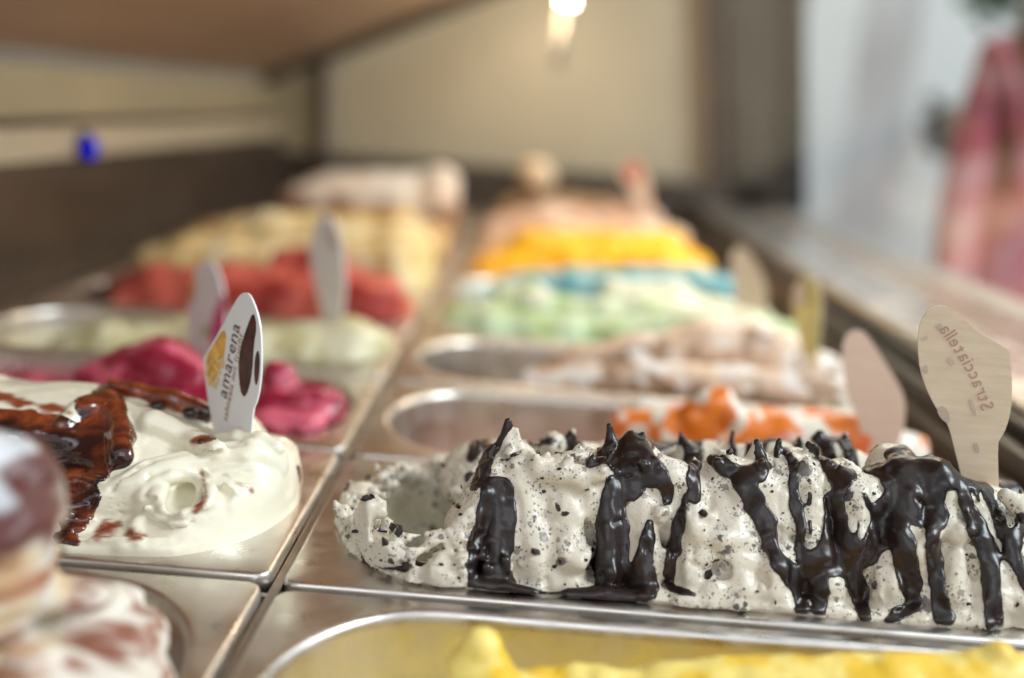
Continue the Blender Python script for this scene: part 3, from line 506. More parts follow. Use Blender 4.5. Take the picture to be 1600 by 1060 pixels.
# yellow, bottom right
ye = [('c', [(at(725, 1035, -.05), .007), (at(750, 1012, -.05), .008), (at(765, 1040, -.05), .008)], .002), ('c', [(at(740, 1060, -.05), .010), (at(780, 1085, -.06), .010)], .004)]
ye += [('c', [(at(px_, py_, -.05)-[0, 0, r_], r_) for px_, py_, r_ in ((800, 1054, .007), (850, 1046, .006), (900, 1041, .007), (940, 1042, .007), (985, 1050, .006), (1030, 1042, .009), (1120, 1036, .011), (1250, 1036, .013), (1400, 1026, .014), (1500, 1028, .014), (1620, 1030, .016))], .003), ('c', [(at(1535, 1045, -.05), .008), (at(1560, 1026, -.05), .005), (at(1575, 1040, -.05), .004)], .004)]
gelato('lemon_gelato', 'bright yellow gelato with one loose chunk, low in the nearest right pan', 1, -1, ye, two((.88, .58, .04), (.92, .74, .20), 60, seed=5), h=.0016, fill=-.05, amp=.002, fs=130, ztop=.04)
# near left: white and brown streaked mound
def colL0(v):
    px, py, dz = project(v); up = v[:, 2]+.010*fbm(v*np.array([1, 1, .6]), 45, 3, 3); x = v[:, 0]
    c = lerpc(np.array([.80, .62, .36]), (.74, .72, .66), sstep(fbm(v*np.array([.5, 1, 2.6]), 60, 3, 8), -.5, .5)); c = lerpc(c, (.38, .15, .07), sstep(fbm(v*np.array([.5, .5, 3]), 60, 3, 5), -.1, .8))
    c = lerpc(c, (.11, .026, .020), sstep(up, .058, .064)); c = lerpc(c, (.62, .65, .68), sstep(up+.35*(v[:, 0]+.075), .0835, .0865)); m = 1-sstep(x+.3*(v[:, 1]+.10), ZX-.004, ZX+.004)
    low = lerpc(np.tile(np.array([.80, .76, .66]), (len(v), 1)), (.30, .12, .08), sstep(fbm(v*np.array([.5, 2.2, 4]), 60, 4, 4)+.5*vnoise(v, 22, 3), -.15, .7)); return c*m[:, None]+low*(1-m[:, None])
q5 = 1/5000.; ZX = at(98, 900, -.088)[0]+.3*(.012)
def m5(*a): return [(at(px, py, yy), r*q5) for px, py, yy, r in a]
L0 = [('c', m5((-60, 1000, -.088, 112), (-20, 900, -.088, 108), (-15, 815, -.088, 104), (-40, 765, -.088, 92), (-65, 730, -.088, 76)), .005), ('c', m5((-300, 860, -.085, 140), (-100, 800, -.085, 118)), .01), ('c', m5((30, 905, -.075, 52), (62, 860, -.08, 40), (70, 820, -.08, 26)), .004),
      ('c', m5((60, 975, -.070, 78), (130, 975, -.070, 78), (175, 1020, -.075, 80), (190, 1090, -.085, 86)), .005), ('c', m5((100, 940, -.055, 46), (170, 948, -.055, 40), (215, 985, -.06, 34)), .003), ('c', m5((60, 1100, -.11, 100), (150, 1130, -.11, 86)), .008)]
gelato('marbled_gelato', 'tall white and brown marbled gelato, blurred in the bottom left corner', -1, -1, L0, colL0, h=.0017, fill=-.03, amp=.0042, fs=90, ztop=.135, stretch=(1, 1, 2))
# raspberry
ra = [('c', [(at(150, 600, .24), .016), (at(210, 590, .24), .020), (at(260, 580, .24), .022), (at(300, 610, .23), .020)], .006), ('c', [(at(262, 565, .245), .014), (at(240, 555, .245), .010)], .004), ('c', [(at(440, 602, .24), .0125), (at(437, 590, .24), .010), (at(450, 583, .24), .006)], .004), ('c', [(at(340, 650, .22), .018), (at(400, 655, .22), .017), (at(430, 640, .22), .014), (at(480, 640, .22), .014), (at(515, 650, .22), .011)], .004),
      ('c', [(at(425, 665, .20), .012), (at(480, 672, .20), .010), (at(520, 640, .225), .010)], .003), ('c', [(at(280, 660, .21), .020), (at(340, 640, .23), .022)], .006), ('c', [(at(470, 620, .25), .010), (at(505, 622, .25), .009), (at(530, 640, .25), .006)], .003)]
gelato('raspberry_gelato', 'dark crimson raspberry gelato in torn lumps behind the amarena', -1, 1, ra, two((.30, .005, .035), (.74, .14, .22), 60, -.3, .6, 7), h=.0014, fill=-.012, amp=.0022, fs=110, mat=M_GEL, ztop=.075)
# pistachio
gelato('pistachio_gelato', 'pale green cream pistachio gelato in front of the red strawberry', -1, 2, ridge(110, 605, 520, .41, .44, .020, 9, 8, seed=2)+ridge(95, 630, 535, .37, .375, .018, 8, 6, seed=3, endrise=20), two((.62, .58, .32), (.80, .78, .56), 50, seed=4), amp=.003, fill=-.02)
gelato('strawberry_gelato', 'red strawberry gelato with darker streaks on its left', -1, 3, ridge(190, 600, 432, .57, .60, .022, 8, 6, seed=5)+ridge(200, 635, 455, .53, .55, .020, 8, 8, seed=6, endrise=16)+[('c', [(at(440, 408, .6), .012), (at(520, 402, .6), .014)], .006)], lambda v: lerpc(two((.66, .14, .10), (.36, .03, .025), 30, .05, .6, 5)(v), (.05, .015, .03), sstep(-v[:, 0], .285, .32)), amp=.003)
gelato('vanilla_gelato', 'tall vanilla yellow gelato heaped behind the strawberry', -1, 4, ridge(250, 680, 378, .73, .76, .028, 8, 8, seed=7, endrise=25)+ridge(230, 685, 395, .70, .71, .024, 8, 6, seed=8, endrise=22)+ridge(350, 640, 356, .77, .79, .028, 5, 4, seed=9, endrise=10), two((.78, .60, .28), (.88, .77, .50), 40, seed=6), amp=.004, ztop=.14, h=.0028)
gelato('custard_gelato', 'ochre and brown gelato just behind the tall vanilla', -1, 5, ridge(330, 680, 348, .90, .93, .028, 7, 5, seed=10, endrise=12), two((.72, .50, .22), (.40, .16, .06), 30, .1, .5, seed=6), amp=.004, ztop=.14, h=.0028)
gelato('marbled_white_gelato', 'large white mound with brown streaks at the far end of the left row', -1, 6, ridge(478, 706, 278, 1.06, 1.10, .038, 7, 5, k=.012, seed=11, endrise=12, depth=.9)+[('c', [(at(690, 296, 1.05), .034), (at(712, 325, 1.03), .028), (at(722, 365, 1.02), .022)], .01)]+ridge(500, 700, 330, 1.05, 1.07, .035, 6, 4, seed=12), lambda v: lerpc(two((.90, .84, .74), (.84, .70, .58), 30, seed=2)(v), (.30, .15, .08), 1-sstep(v[:, 2]+.012*fbm(v, 30, 2, 1), .045, .075)*sstep(v[:, 2], .02, .05)), amp=.003, ztop=.17, h=.003)
for k, nm, lb, c1, c2 in ((7, 'chocolate_gelato', 'dark chocolate brown gelato behind the tall white marbled mound', (.14, .06, .03), (.22, .10, .05)), (8, 'hazelnut_gelato', 'dull hazelnut gelato low in the left row near the back wall', (.30, .20, .12), (.38, .26, .16)), (9, 'coffee_gelato', 'brown coffee gelato in the last pan of the left row', (.16, .09, .05), (.22, .13, .08))):
    gelato(nm, lb, -1, k, [('e', (-.18, PITCHY*(k+.5), .0), (.15, .06, .035))], two(c1, c2), h=.004, amp=.004)
# right row
def colOr(v):
    n = fbm(v*np.array([1.3, .5, 1]), 60, 2, 9); return lerpc(lerpc(np.array([.86, .80, .70]), (.85, .22, .02), sstep(n, -.05, .12)), (.85, .12, .06), sstep(fbm(v, 60, 2, 14), .25, .5)*.5)
orr = [('c', [(at(975, 665, .245), .010), (at(1040, 672, .24), .014), (at(1120, 675, .24), .016), (at(1220, 685, .24), .016), (at(1340, 690, .24), .018), (at(1440, 720, .24), .016)], .006), ('c', [(at(1085, 655, .235), .012), (at(1110, 632, .235), .010), (at(1130, 620, .235), .006)], .004), ('c', [(at(1145, 650, .23), .010), (at(1120, 625, .235), .006)], .004), ('c', [(at(1000, 645, .27), .010), (at(1100, 655, .27), .012), (at(1250, 665, .27), .012), (at(1390, 690, .27), .012)], .006), ('c', [(at(980, 640, .27), .005), (at(1010, 632, .27), .005)], .003)]
gelato('orange_ripple_gelato', 'white gelato rippled with glossy orange sauce behind the stracciatella', 1, 1, orr, colOr, h=.0016, fill=-.075, amp=.0016, fs=120, mat=M_GEL, ztop=.07)
gelato('coffee_cream_gelato', 'beige and white gelato in the third right pan, left end scraped empty', 1, 2, [('c', [(at(830, 590, .41), .010), (at(900, 575, .41), .016), (at(1000, 560, .41), .020), (at(1100, 545, .415), .022), (at(1200, 560, .41), .022), (at(1300, 590, .41), .018)], .008), ('c', [(at(1060, 525, .43), .012), (at(1150, 520, .43), .014), (at(1240, 545, .43), .012)], .006), ('c', [(at(830, 600, .38), .010), (at(1000, 595, .37), .014), (at(1150, 600, .37), .016), (at(1310, 620, .37), .016)], .006), ('c', [(at(950, 545, .44), .012), (at(1060, 545, .44), .014), (at(1290, 575, .43), .012)], .006)],
       lambda v: lerpc(two((.80, .58, .42), (.88, .82, .76), 50, -.1, .2, seed=6)(v), (.40, .25, .15), sstep(fbm(v, 70, 2, 3), .3, .5)), h=.002, fill=-.08, amp=.003)
gelato('mint_gelato', 'pale green gelato with white crests in the fourth right pan', 1, 3, ridge(720, 1180, 478, .575, .60, .020, 9, 10, seed=21, endrise=16)+ridge(700, 1230, 505, .54, .55, .018, 9, 6, seed=22, endrise=10)+[('c', [(at(790, 460, .6), .014), (at(830, 455, .6), .012)], .006), ('c', [(at(960, 455, .6), .014), (at(1060, 455, .6), .015)], .006)], lambda v: lerpc(lerpc(np.array([.42, .56, .26]), (.58, .72, .50), sstep(fbm(v, 45, 3, 5), -.3, .2)), (.84, .86, .68), sstep(v[:, 2]+.014*fbm(v, 60, 2, 2), .024, .036)), amp=.004)
gelato('blue_gelato', 'sky blue gelato between the green and the orange yellow ones', 1, 4, ridge(800, 1130, 430, .74, .765, .018, 8, 5, seed=23, endrise=10), two((.13, .36, .44), (.32, .52, .56), 40, seed=9), amp=.003)
gelato('mango_gelato', 'bright orange yellow gelato behind the blue one', 1, 5, ridge(790, 1080, 380, .90, .93, .024, 8, 5, seed=24, endrise=22)+ridge(760, 1080, 402, .87, .88, .018, 8, 4, seed=25, endrise=8), two((.90, .42, .005), (.95, .55, .02), 40, seed=9), amp=.003)
gelato('peach_gelato', 'peach coloured gelato in the seventh pan of the right row', 1, 6, ridge(775, 1050, 360, 1.06, 1.10, .024, 7, 5, seed=26, endrise=12), two((.80, .50, .30), (.88, .66, .48), 30, seed=9), amp=.004, h=.0028)
gelato('salmon_gelato', 'light salmon gelato behind the peach coloured one', 1, 7, ridge(780, 1010, 338, 1.22, 1.26, .026, 7, 5, seed=27, endrise=8), two((.72, .42, .30), (.84, .60, .46), 30, seed=8), amp=.004, h=.003)
gelato('walnut_gelato', 'brown gelato with a round pale scoop near the back wall', 1, 8, ridge(790, 990, 318, 1.40, 1.42, .020, 6, 4, seed=28, endrise=8)+[('e', at(838, 276, 1.41), (.034, .034, .034), .006)], lambda v: lerpc(np.array([.40, .25, .13]), (.86, .66, .44), sstep(v[:, 2], .072, .082)), amp=.003, h=.003, ztop=.17)
gelato('nougat_gelato', 'tan gelato in the last pan of the right row', 1, 9, [('e', (.18, PITCHY*9.5, .0), (.15, .06, .05))], two((.40, .27, .15), (.50, .34, .20)), h=.004, amp=.004)
# ------------------------------------------------------------------ flavour tags
def wood(name, c1, c2):
    m, nt, bs = newmat(name); n = noise(nt, 300, 4, .6, (.15, .15, 1.0)); n2 = noise(nt, 60, 2, .5); r = ramp(nt, n.outputs[0], [(.3, c1), (.7, c2)]); nt.links.new(r.outputs[0], bs.inputs['Base Color'])
    bs.inputs['Roughness'].default_value = .5; bs.inputs['Subsurface Weight'].default_value = .15; bs.inputs['Subsurface Scale'].default_value = .002; bump(nt, bs, n.outputs[0], .15, .0005); return m
M_WOOD = wood('pale_wood', (.66, .52, .36), (.76, .63, .46)); M_WOODP = wood('pinkish_wood', (.82, .60, .46), (.88, .70, .56)); M_EDGE = simple('white_card_edge', (.82, .80, .76), .5)
M_WTAG = simple('white_plastic', (.84, .84, .83), .25, var=.03); M_INK = simple('brown_ink', (.10, .03, .03), .5); M_INKP = simple('faded_ink', (.46, .27, .20), .6); M_MARK = simple('faint_print', (.54, .42, .32), .6)
M_GOLD = simple('gold_print', (.80, .62, .30), .3); M_ORG = simple('orange_print', (.85, .42, .08), .35, var=.35, scale=120); M_CHERRY = simple('cherry_print', (.07, .02, .02), .3, var=.6, scale=160); M_RED = simple('red_print', (.55, .05, .04), .4); M_PINK = simple('magenta_print', (.62, .08, .22), .4); M_GRN = simple('leaf_print', (.25, .45, .08), .4); M_YEL = simple('yellow_green_print', (.74, .64, .24), .45, var=.3, scale=90)
def smooth_outline(P, it=2):
    P = [np.array(p, float) for p in P]
    for _ in range(it):
        Q = []
        for i in range(len(P)): a, b = P[i], P[(i+1) % len(P)]; Q += [a*.75+b*.25, a*.25+b*.75]
        P = Q
    return P
def plate(name, pts, nrm, th, mat, parent=None, edge=None):      # outline extruded by th along nrm
    bm = bmesh.new(); n = Vector(nrm).normalized(); a = [bm.verts.new(Vector(p)-n*th/2) for p in pts]; b = [bm.verts.new(Vector(p)+n*th/2) for p in pts]
    bm.faces.new(a); bm.faces.new(b[::-1])
    for i in range(len(pts)): f = bm.faces.new([a[i], b[i], b[(i+1) % len(pts)], a[(i+1) % len(pts)]]); f.material_index = 1 if edge else 0
    bmesh.ops.recalc_face_normals(bm, faces=bm.faces[:]); o = bmobj(name, bm, mat, None)
    if edge: o.data.materials.append(edge)
    if parent: fix(o, parent)
    return o
def frame_for(P0, n): # u (right as seen), v (up), towards-camera normal
    n = np.array(n, float); n /= np.linalg.norm(n)
    if np.dot(n, CAM-P0) < 0: n = -n
    u = np.cross([0, 0, 1], n); u /= np.linalg.norm(u); v_ = np.cross(n, u); return u, v_, n
def letters(name, txt, pts, size, u, v_, n, mat, parent, mirror=False, off=.0012, bold=0):
    # letters set one by one along the polyline pts (3-D), upright direction perpendicular to it
    P = np.array(pts); d = np.r_[0, np.cumsum(np.linalg.norm(np.diff(P, axis=0), axis=1))]; bm = bmesh.new(); wds = []
    items = []
    for chh in txt:
        if chh == ' ': items.append((None, size*.32)); continue
        cu = bpy.data.curves.new('t', 'FONT'); cu.body = chh; cu.size = size; cu.resolution_u = 2; cu.offset = bold; o = bpy.data.objects.new('t', cu); m = o.to_mesh()
        mm = bpy.data.meshes.new('tm'); V = [tuple(x.co) for x in m.vertices]; Fs = [tuple(p.vertices) for p in m.polygons]; wd = (max([q[0] for q in V])-min([q[0] for q in V])) if V else size*.3; x0 = min([q[0] for q in V]) if V else 0
        items.append(((V, Fs, x0), wd+size*.10)); o.to_mesh_clear(); bpy.data.objects.remove(o); bpy.data.curves.remove(cu); bpy.data.meshes.remove(mm)
    tot = sum(i[1] for i in items); scl = d[-1]/tot; s0 = 0
    for it, wd in items:
        sm = (s0+wd/2)*scl; s0 += wd
        if it is None: continue
        i = min(max(np.searchsorted(d, sm)-1, 0), len(P)-2); t = (P[i+1]-P[i])/np.linalg.norm(P[i+1]-P[i]); c = P[i]+t*(sm-d[i]); up = np.cross(n, t)*(-1 if mirror else 1)
        V, Fs, x0 = it; vs = [bm.verts.new(c+t*((x-x0)*scl-wd*scl/2)+up*(y-size*.25)*scl+n*off) for x, y, z in V]
        for f in Fs:
            try: bm.faces.new([vs[q] for q in f])
            except ValueError: pass
    o = bmobj(name, bm, mat, None); fix(o, parent); return o
def flat(name, pxs, P0, nn, n, mat, parent, off=.0011, it=1):
    pts = [atn(a, b, P0, nn)+np.array(n)*off for a, b in pxs]; return plate(name, smooth_outline(pts, it), n, .0001, mat, parent)
# stracciatella tag
P0 = at(1550, 760, .062); nn = np.array([-.18, -1, .10]); u, v_, n = frame_for(P0, nn)
t = empty('flavour_tag', tuple(P0)); tag(t, 'wooden flavour tag with mirrored stracciatella lettering, stuck in the chocolate striped gelato', 'flavour tag', 'flavour tags stuck in the gelato')
OUT = [(1466, 477), (1450, 484), (1438, 502), (1434, 525), (1435, 563), (1441, 590), (1451, 616), (1465, 642), (1480, 662), (1485, 676), (1492, 705), (1500, 735), (1508, 780), (1552, 800), (1561, 790), (1560, 766), (1558, 692), (1563, 684), (1572, 668), (1579, 640), (1581, 610), (1579, 575), (1577, 551), (1573, 545), (1552, 533), (1530, 521), (1514, 508), (1497, 490), (1482, 479)]
plate('tag_plate', smooth_outline([atn(a, b, P0, nn) for a, b in OUT], 1), n, .0017, M_WOOD, t, M_EDGE)
letters('lettering', 'Stracciatella', [atn(a, b, P0, nn) for a, b in [(1540, 640), (1532, 612), (1520, 585), (1505, 558), (1488, 532), (1470, 508)]], .0068, u, v_, n, M_INKP, t, mirror=True, bold=.00004)
for q in ([(1460, 510), (1470, 503), (1473, 518), (1466, 515)], [(1478, 560), (1486, 556), (1492, 570), (1484, 570)], [(1440, 527), (1448, 523), (1449, 530), (1443, 532)], [(1512, 625), (1518, 622), (1526, 650), (1520, 645)], [(1519, 693), (1527, 691), (1530, 708), (1524, 706)], [(1462, 640), (1472, 632), (1483, 645), (1483, 663), (1470, 655)], [(1440, 575), (1447, 568), (1450, 582), (1444, 585)]):
    flat('chocolate_mark', q, P0, nn, n, M_MARK, t)
# amarena tag, turned away
P0 = at(360, 690, .080); nn = np.array([.80, -.60, .08]); nn = np.array([-.62, -.78, .05]) if False else np.array([-.66, -.75, .06]); u, v_, n = frame_for(P0, nn)
t = empty('flavour_tag', tuple(P0)); tag(t, 'white amarena flavour tag with cherry picture, turned edge-on in the white gelato', 'flavour tag', 'flavour tags stuck in the gelato')
OUT = [(382, 457), (374, 463), (363, 482), (350, 505), (336, 532), (321, 556), (319, 562), (323, 602), (329, 642), (335, 672), (333, 704), (346, 692), (352, 720), (385, 720), (393, 688), (396, 641), (402, 628), (407, 606), (410, 572), (409, 519), (404, 492), (397, 472), (390, 459)]
plate('tag_plate', smooth_outline([atn(a, b, P0, nn) for a, b in OUT], 1), n, .0010, M_WTAG, t)
letters('lettering', 'amarena', [atn(351, 621, P0, nn), atn(358, 580, P0, nn), atn(365, 545, P0, nn), atn(373, 503, P0, nn)], .0115, u, v_, n, M_INK, t, off=.0008, bold=0)
letters('subtitle', 'sahneeis mit frucht', [atn(354, 657, P0, nn), atn(365, 600, P0, nn), atn(380, 520, P0, nn)], .0060, u, v_, n, M_INKP, t, off=.0008, bold=.0001)
flat('orange_corner', [(352, 512), (336, 538), (323, 560), (325, 585), (328, 606), (338, 596), (350, 565), (356, 530)], P0, nn, n, M_ORG, t, .0007)
letters('logo_script', 'Eis', [atn(333, 600, P0, nn), atn(350, 552, P0, nn)], .013, u, v_, n, M_GOLD, t, off=.0010, bold=0)
flat('cherry_picture', [(398, 486), (388, 510), (377, 545), (374, 575), (377, 610), (383, 622), (390, 610), (396, 580), (398, 540), (403, 510)], P0, nn, n, M_CHERRY, t, .0007)
flat('cherry_picture', [(405, 545), (400, 560), (399, 590), (402, 605), (406, 590), (408, 560)], P0, nn, n, M_CHERRY, t, .0007)
def btag(label, pxs, Y, nn, mat, edge=None, th=.0014, prints=()):
    P0 = at(pxs[0][0], pxs[0][1], Y); nn = np.array(nn, float); u, v_, n = frame_for(P0, nn); pts = [atn(a, b, P0, nn) for a, b in pxs]; low = min(pts, key=lambda p: p[2]); t = empty('flavour_tag', tuple(low))
    tag(t, label, 'flavour tag', 'flavour tags stuck in the gelato'); plate('tag_plate', smooth_outline(pts, 1), n, th, mat, t, edge)
    for nm, q, mt in prints: flat(nm, q, P0, nn, n, mt, t, .0009)
btag('pinkish wooden flavour tag standing in the orange ripple gelato', [(1338, 514), (1322, 522), (1315, 545), (1318, 590), (1328, 630), (1344, 665), (1352, 740), (1392, 745), (1398, 700), (1410, 680), (1415, 650), (1413, 618), (1398, 590), (1375, 555), (1355, 522)], .235, (-.25, -1, .1), M_WOODP, M_EDGE)
btag('narrow yellow green flavour tag standing in the beige and white gelato', [(1260, 428), (1244, 440), (1237, 465), (1240, 500), (1250, 530), (1256, 580), (1274, 580), (1280, 540), (1284, 500), (1284, 460), (1275, 436)], .41, (-.6, -.8, .1), M_YEL, M_EDGE, prints=[('orange_print', [(1240, 445), (1258, 440), (1256, 480), (1242, 478)], M_WOODP)])
btag('pale yellow flavour tag standing in the pale green gelato', [(1152, 384), (1142, 396), (1142, 430), (1150, 470), (1160, 510), (1190, 515), (1200, 470), (1196, 440), (1180, 408), (1165, 388)], .575, (-.3, -1, .1), M_WOOD, M_YEL)
btag('faded red flavour tag at the far end of the right row', [(985, 250), (972, 258), (972, 282), (990, 300), (1000, 360), (1020, 362), (1016, 300), (1008, 270), (998, 254)], 1.2, (-.3, -1, .1), M_WOODP, None, prints=[('red_print', [(975, 258), (998, 256), (1004, 280), (982, 284)], M_RED)])
btag('white and magenta flavour tag standing behind the raspberry gelato', [(322, 406), (308, 418), (300, 445), (294, 490), (295, 530), (305, 560), (310, 620), (335, 620), (345, 570), (355, 520), (352, 470), (345, 430), (334, 410)], .32, (-.6, -.8, .05), M_WTAG, None, prints=[('magenta_print', [(352, 455), (335, 490), (328, 530), (340, 548), (352, 520), (355, 480)], M_PINK), ('orange_print', [(306, 428), (298, 460), (301, 480), (309, 450)], M_ORG), ('green_leaf', [(318, 515), (326, 508), (330, 522), (320, 528)], M_GRN)])
btag('white flavour tag standing in the pistachio gelato before the strawberry', [(508, 334), (494, 345), (486, 375), (485, 410), (494, 450), (504, 490), (508, 540), (532, 540), (536, 490), (540, 450), (538, 400), (530, 360), (520, 340)], .44, (-.6, -.8, .05), M_WTAG, None, prints=[('grey_print', [(512, 350), (524, 365), (526, 395), (516, 385)], M_MARK)])
# ------------------------------------------------------------------ the case
M_CEIL = simple('warm_hood_metal', (.52, .37, .27), .45, .35, .10, 4); M_DARK = simple('dark_brown_metal', (.11, .082, .062), .30, .5, .2, 8); M_BACK = simple('cream_laminate', (.52, .455, .32), .45, 0, .06, 5)
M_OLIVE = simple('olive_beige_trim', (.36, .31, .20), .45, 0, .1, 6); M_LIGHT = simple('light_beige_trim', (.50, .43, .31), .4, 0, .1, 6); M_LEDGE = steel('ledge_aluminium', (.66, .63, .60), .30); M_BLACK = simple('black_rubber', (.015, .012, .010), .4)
M_POST = simple('dark_post', (.055, .042, .030), .4, 0, .25, 12); M_GREY = simple('grey_mauve_post', (.27, .23, .21), .4, .2, .15, 10)
fr_ = empty('display_case', (0, .7, -.15)); tag(fr_, 'metal gelato display case around the two rows of pans, with hood and back panel', 'display case')
def P(name, lo, hi, mat, bevel=0): o = box(name, lo, hi, mat, None, bevel); fix(o, fr_); return o
P('centre_bar', (-.0022, -.2, -.03), (.0022, 1.66, -.004), M_STEELD)
for k in range(-1, 11): P('cross_bar', (-.40, PITCHY*k-.0016, -.03), (-.0030, PITCHY*k+.0016, -.0055), M_STEELD); P('cross_bar', (.0030, PITCHY*k-.0016, -.03), (.388, PITCHY*k+.0016, -.0055), M_STEELD)
P('well_floor', (-.45, -.3, -.16), (.47, 1.75, -.13), M_DARK)
P('left_wall', (-.445, -.25, -.129), (-.42, 1.72, .115), M_DARK); P('left_trim', (-.452, -.25, .117), (-.424, 1.72, .152), M_LIGHT); P('left_trim', (-.458, -.25, .154), (-.430, 1.72, .160), M_DARK); P('left_trim', (-.455, -.25, .162), (-.428, 1.72, .215), M_OLIVE)
P('left_flange', (-.419, -.25, -.02), (-.364, 1.66, -.006), M_STEELD)
P('right_step', (.3885, -.25, -.02), (.396, 1.70, -.004), M_DARK); P('right_step', (.3975, -.25, -.129), (.410, 1.70, .010), M_DARK); P('right_step', (.4115, -.25, -.129), (.425, 1.70, .026), M_POST, .002); P('gasket', (.4265, -.25, -.129), (.436, 1.70, .036), M_BLACK, .002)
P('right_ledge', (.4375, -.25, -.129), (.525, 1.70, .044), M_LEDGE, .004); P('outer_sill', (.527, -.25, -.129), (.60, 1.70, .040), simple('brown_grey_reflection', (.26, .21, .18), .22, 0, .35, 14), .003); P('outer_sill', (.602, -.25, -.129), (.66, 1.70, .042), simple('pale_reflection', (.30, .285, .27), .35, 0, .2, 20), .003)  # outer sill split into brown and pale bands that paint in reflections
P('back_lower', (-.42, 1.66, -.12), (.60, 1.70, .085), M_POST); P('back_panel', (-.33, 1.752, .087), (.50, 1.77, .60), M_BACK)
P('back_post', (-.43, 1.64, .087), (-.335, 1.70, .30), M_OLIVE); P('back_trim', (-.345, 1.62, .087), (-.332, 1.66, .34), M_DARK)
def post(name, x0, x1, y, th, mat): fix(quadbox(name, [(x0, y, .046), (x1, y, .046), (x1-.15*.9, y, .946), (x0-.15*.9, y, .946)], (0, th, 0), mat), fr_)
post('grey_post', .488, .514, 1.70, .05, M_GREY); post('dark_post', .517, .665, 1.66, .08, M_POST); post('dark_post', .632, .668, 1.64, .018, M_BLACK)
fix(quadbox('hood', [(-.46, -.12, .232), (-.46, 1.715, .232), (.40, 1.715, .632), (.40, -.12, .632)], (-.004, 0, .012), M_CEIL), fr_)
fix(quadbox('hood_lip', [(-.46, 1.615, .2265), (-.46, 1.70, .2265), (.40, 1.70, .6265), (.40, 1.615, .6265)], (.002, 0, -.012), M_POST), fr_)
for yy in (1.45,):
    bmm = bmesh.new(); bmesh.ops.create_uvsphere(bmm, u_segments=20, v_segments=12, radius=.011); c = at(887, 3, 1.45); lm = M_ = None
    if 'LAMPM' not in globals(): LAMPM = simple('lamp_glow', (1, .9, .75), .4, emit=(1, .86, .62), es=38)
    o = bmobj('ceiling_spot', bmm, LAMPM, None, True); o.location = (c[0], yy, c[2]); hs = tag(o, 'small bright warm spot lamp hanging before the back panel', 'lamp')
    lp = bpy.data.lights.new('spot_glow', 'POINT'); lp.energy = 1.3; lp.color = (1, .80, .55); lp.shadow_soft_size = .012; lo_ = bpy.data.objects.new('spot_glow', lp); C.objects.link(lo_); lo_.location = (c[0]-.05, yy-.03, c[2]-.02)
    bmm = bmesh.new(); bmesh.ops.create_cone(bmm, cap_ends=True, segments=16, radius1=.014, radius2=.010, depth=.05); hh = bmobj('lamp_holder', bmm, M_STEELD, o); hh.location = (0, 0, .034)
    q_ = Vector(at(872, 105, 1.46))-o.location; bmm = bmesh.new(); bmesh.ops.create_cone(bmm, cap_ends=True, segments=12, radius1=.009, radius2=.012, depth=q_.length); tb = bmobj('lamp_streak', bmm, simple('streak_glow', (.30, .27, .22), .5, emit=(1, .86, .66), es=.09), o, True); tb.rotation_euler = (-q_).to_track_quat('Z', 'Y').to_euler(); tb.location = q_*.53  # added rod; its dim glow stands in for the light streak below the lamp
# blue pilot light on the left trim
d_ = ray(136, 231); c = CAM+d_*(-.418-CAM[0])/d_[0]; bmm = bmesh.new(); bmesh.ops.create_uvsphere(bmm, u_segments=24, v_segments=14, radius=.0125)
pl = bmobj('pilot_light', bmm, simple('blue_led', (.001, .002, .05), .9, spec=0, emit=(.0005, .010, 1), es=.45), None, True); pl.location = tuple(c); pl.rotation_euler = (0, R(90), 0); tag(pl, 'round glowing blue pilot light on the beige trim of the left wall', 'indicator light')
bmm = bmesh.new(); bmesh.ops.create_cone(bmm, cap_ends=True, segments=24, radius1=.019, radius2=.018, depth=.004); bz = bmobj('bezel', bmm, M_BLACK, pl); bz.location = (0, 0, -.0005)
# front glass on the ledge
M_GLASS, nt, bs = newmat('clear_glass'); nt.nodes.remove(bs); o_ = nt.nodes['Material Output']; tr = N(nt, 'ShaderNodeBsdfTransparent'); gl = N(nt, 'ShaderNodeBsdfGlossy'); gl.inputs['Roughness'].default_value = .02; lw = N(nt, 'ShaderNodeLayerWeight'); lw.inputs[0].default_value = .5; pw = N(nt, 'ShaderNodeMath', operation='POWER'); pw.inputs[1].default_value = 4.5; nt.links.new(lw.outputs['Facing'], pw.inputs[0]); fz = N(nt, 'ShaderNodeMath', operation='MULTIPLY_ADD'); nt.links.new(pw.outputs[0], fz.inputs[0]); fz.inputs[1].default_value = .35; fz.inputs[2].default_value = .02; mx = N(nt, 'ShaderNodeMixShader')
tr.inputs[0].default_value = (.95, .97, .96, 1); nt.links.new(fz.outputs[0], mx.inputs[0]); nt.links.new(tr.outputs[0], mx.inputs[1]); nt.links.new(gl.outputs[0], mx.inputs[2]); nt.links.new(mx.outputs[0], o_.inputs[0])
g = quadbox('front_glass', [(.5, -.05, .0455), (.5, 1.635, .0455), (.5-.20*.575, 1.635, .62), (.5-.20*.575, -.05, .62)], (.006, 0, 0), M_GLASS); tag(g, 'clear upright front glass standing on the metal ledge at right', 'glass pane')
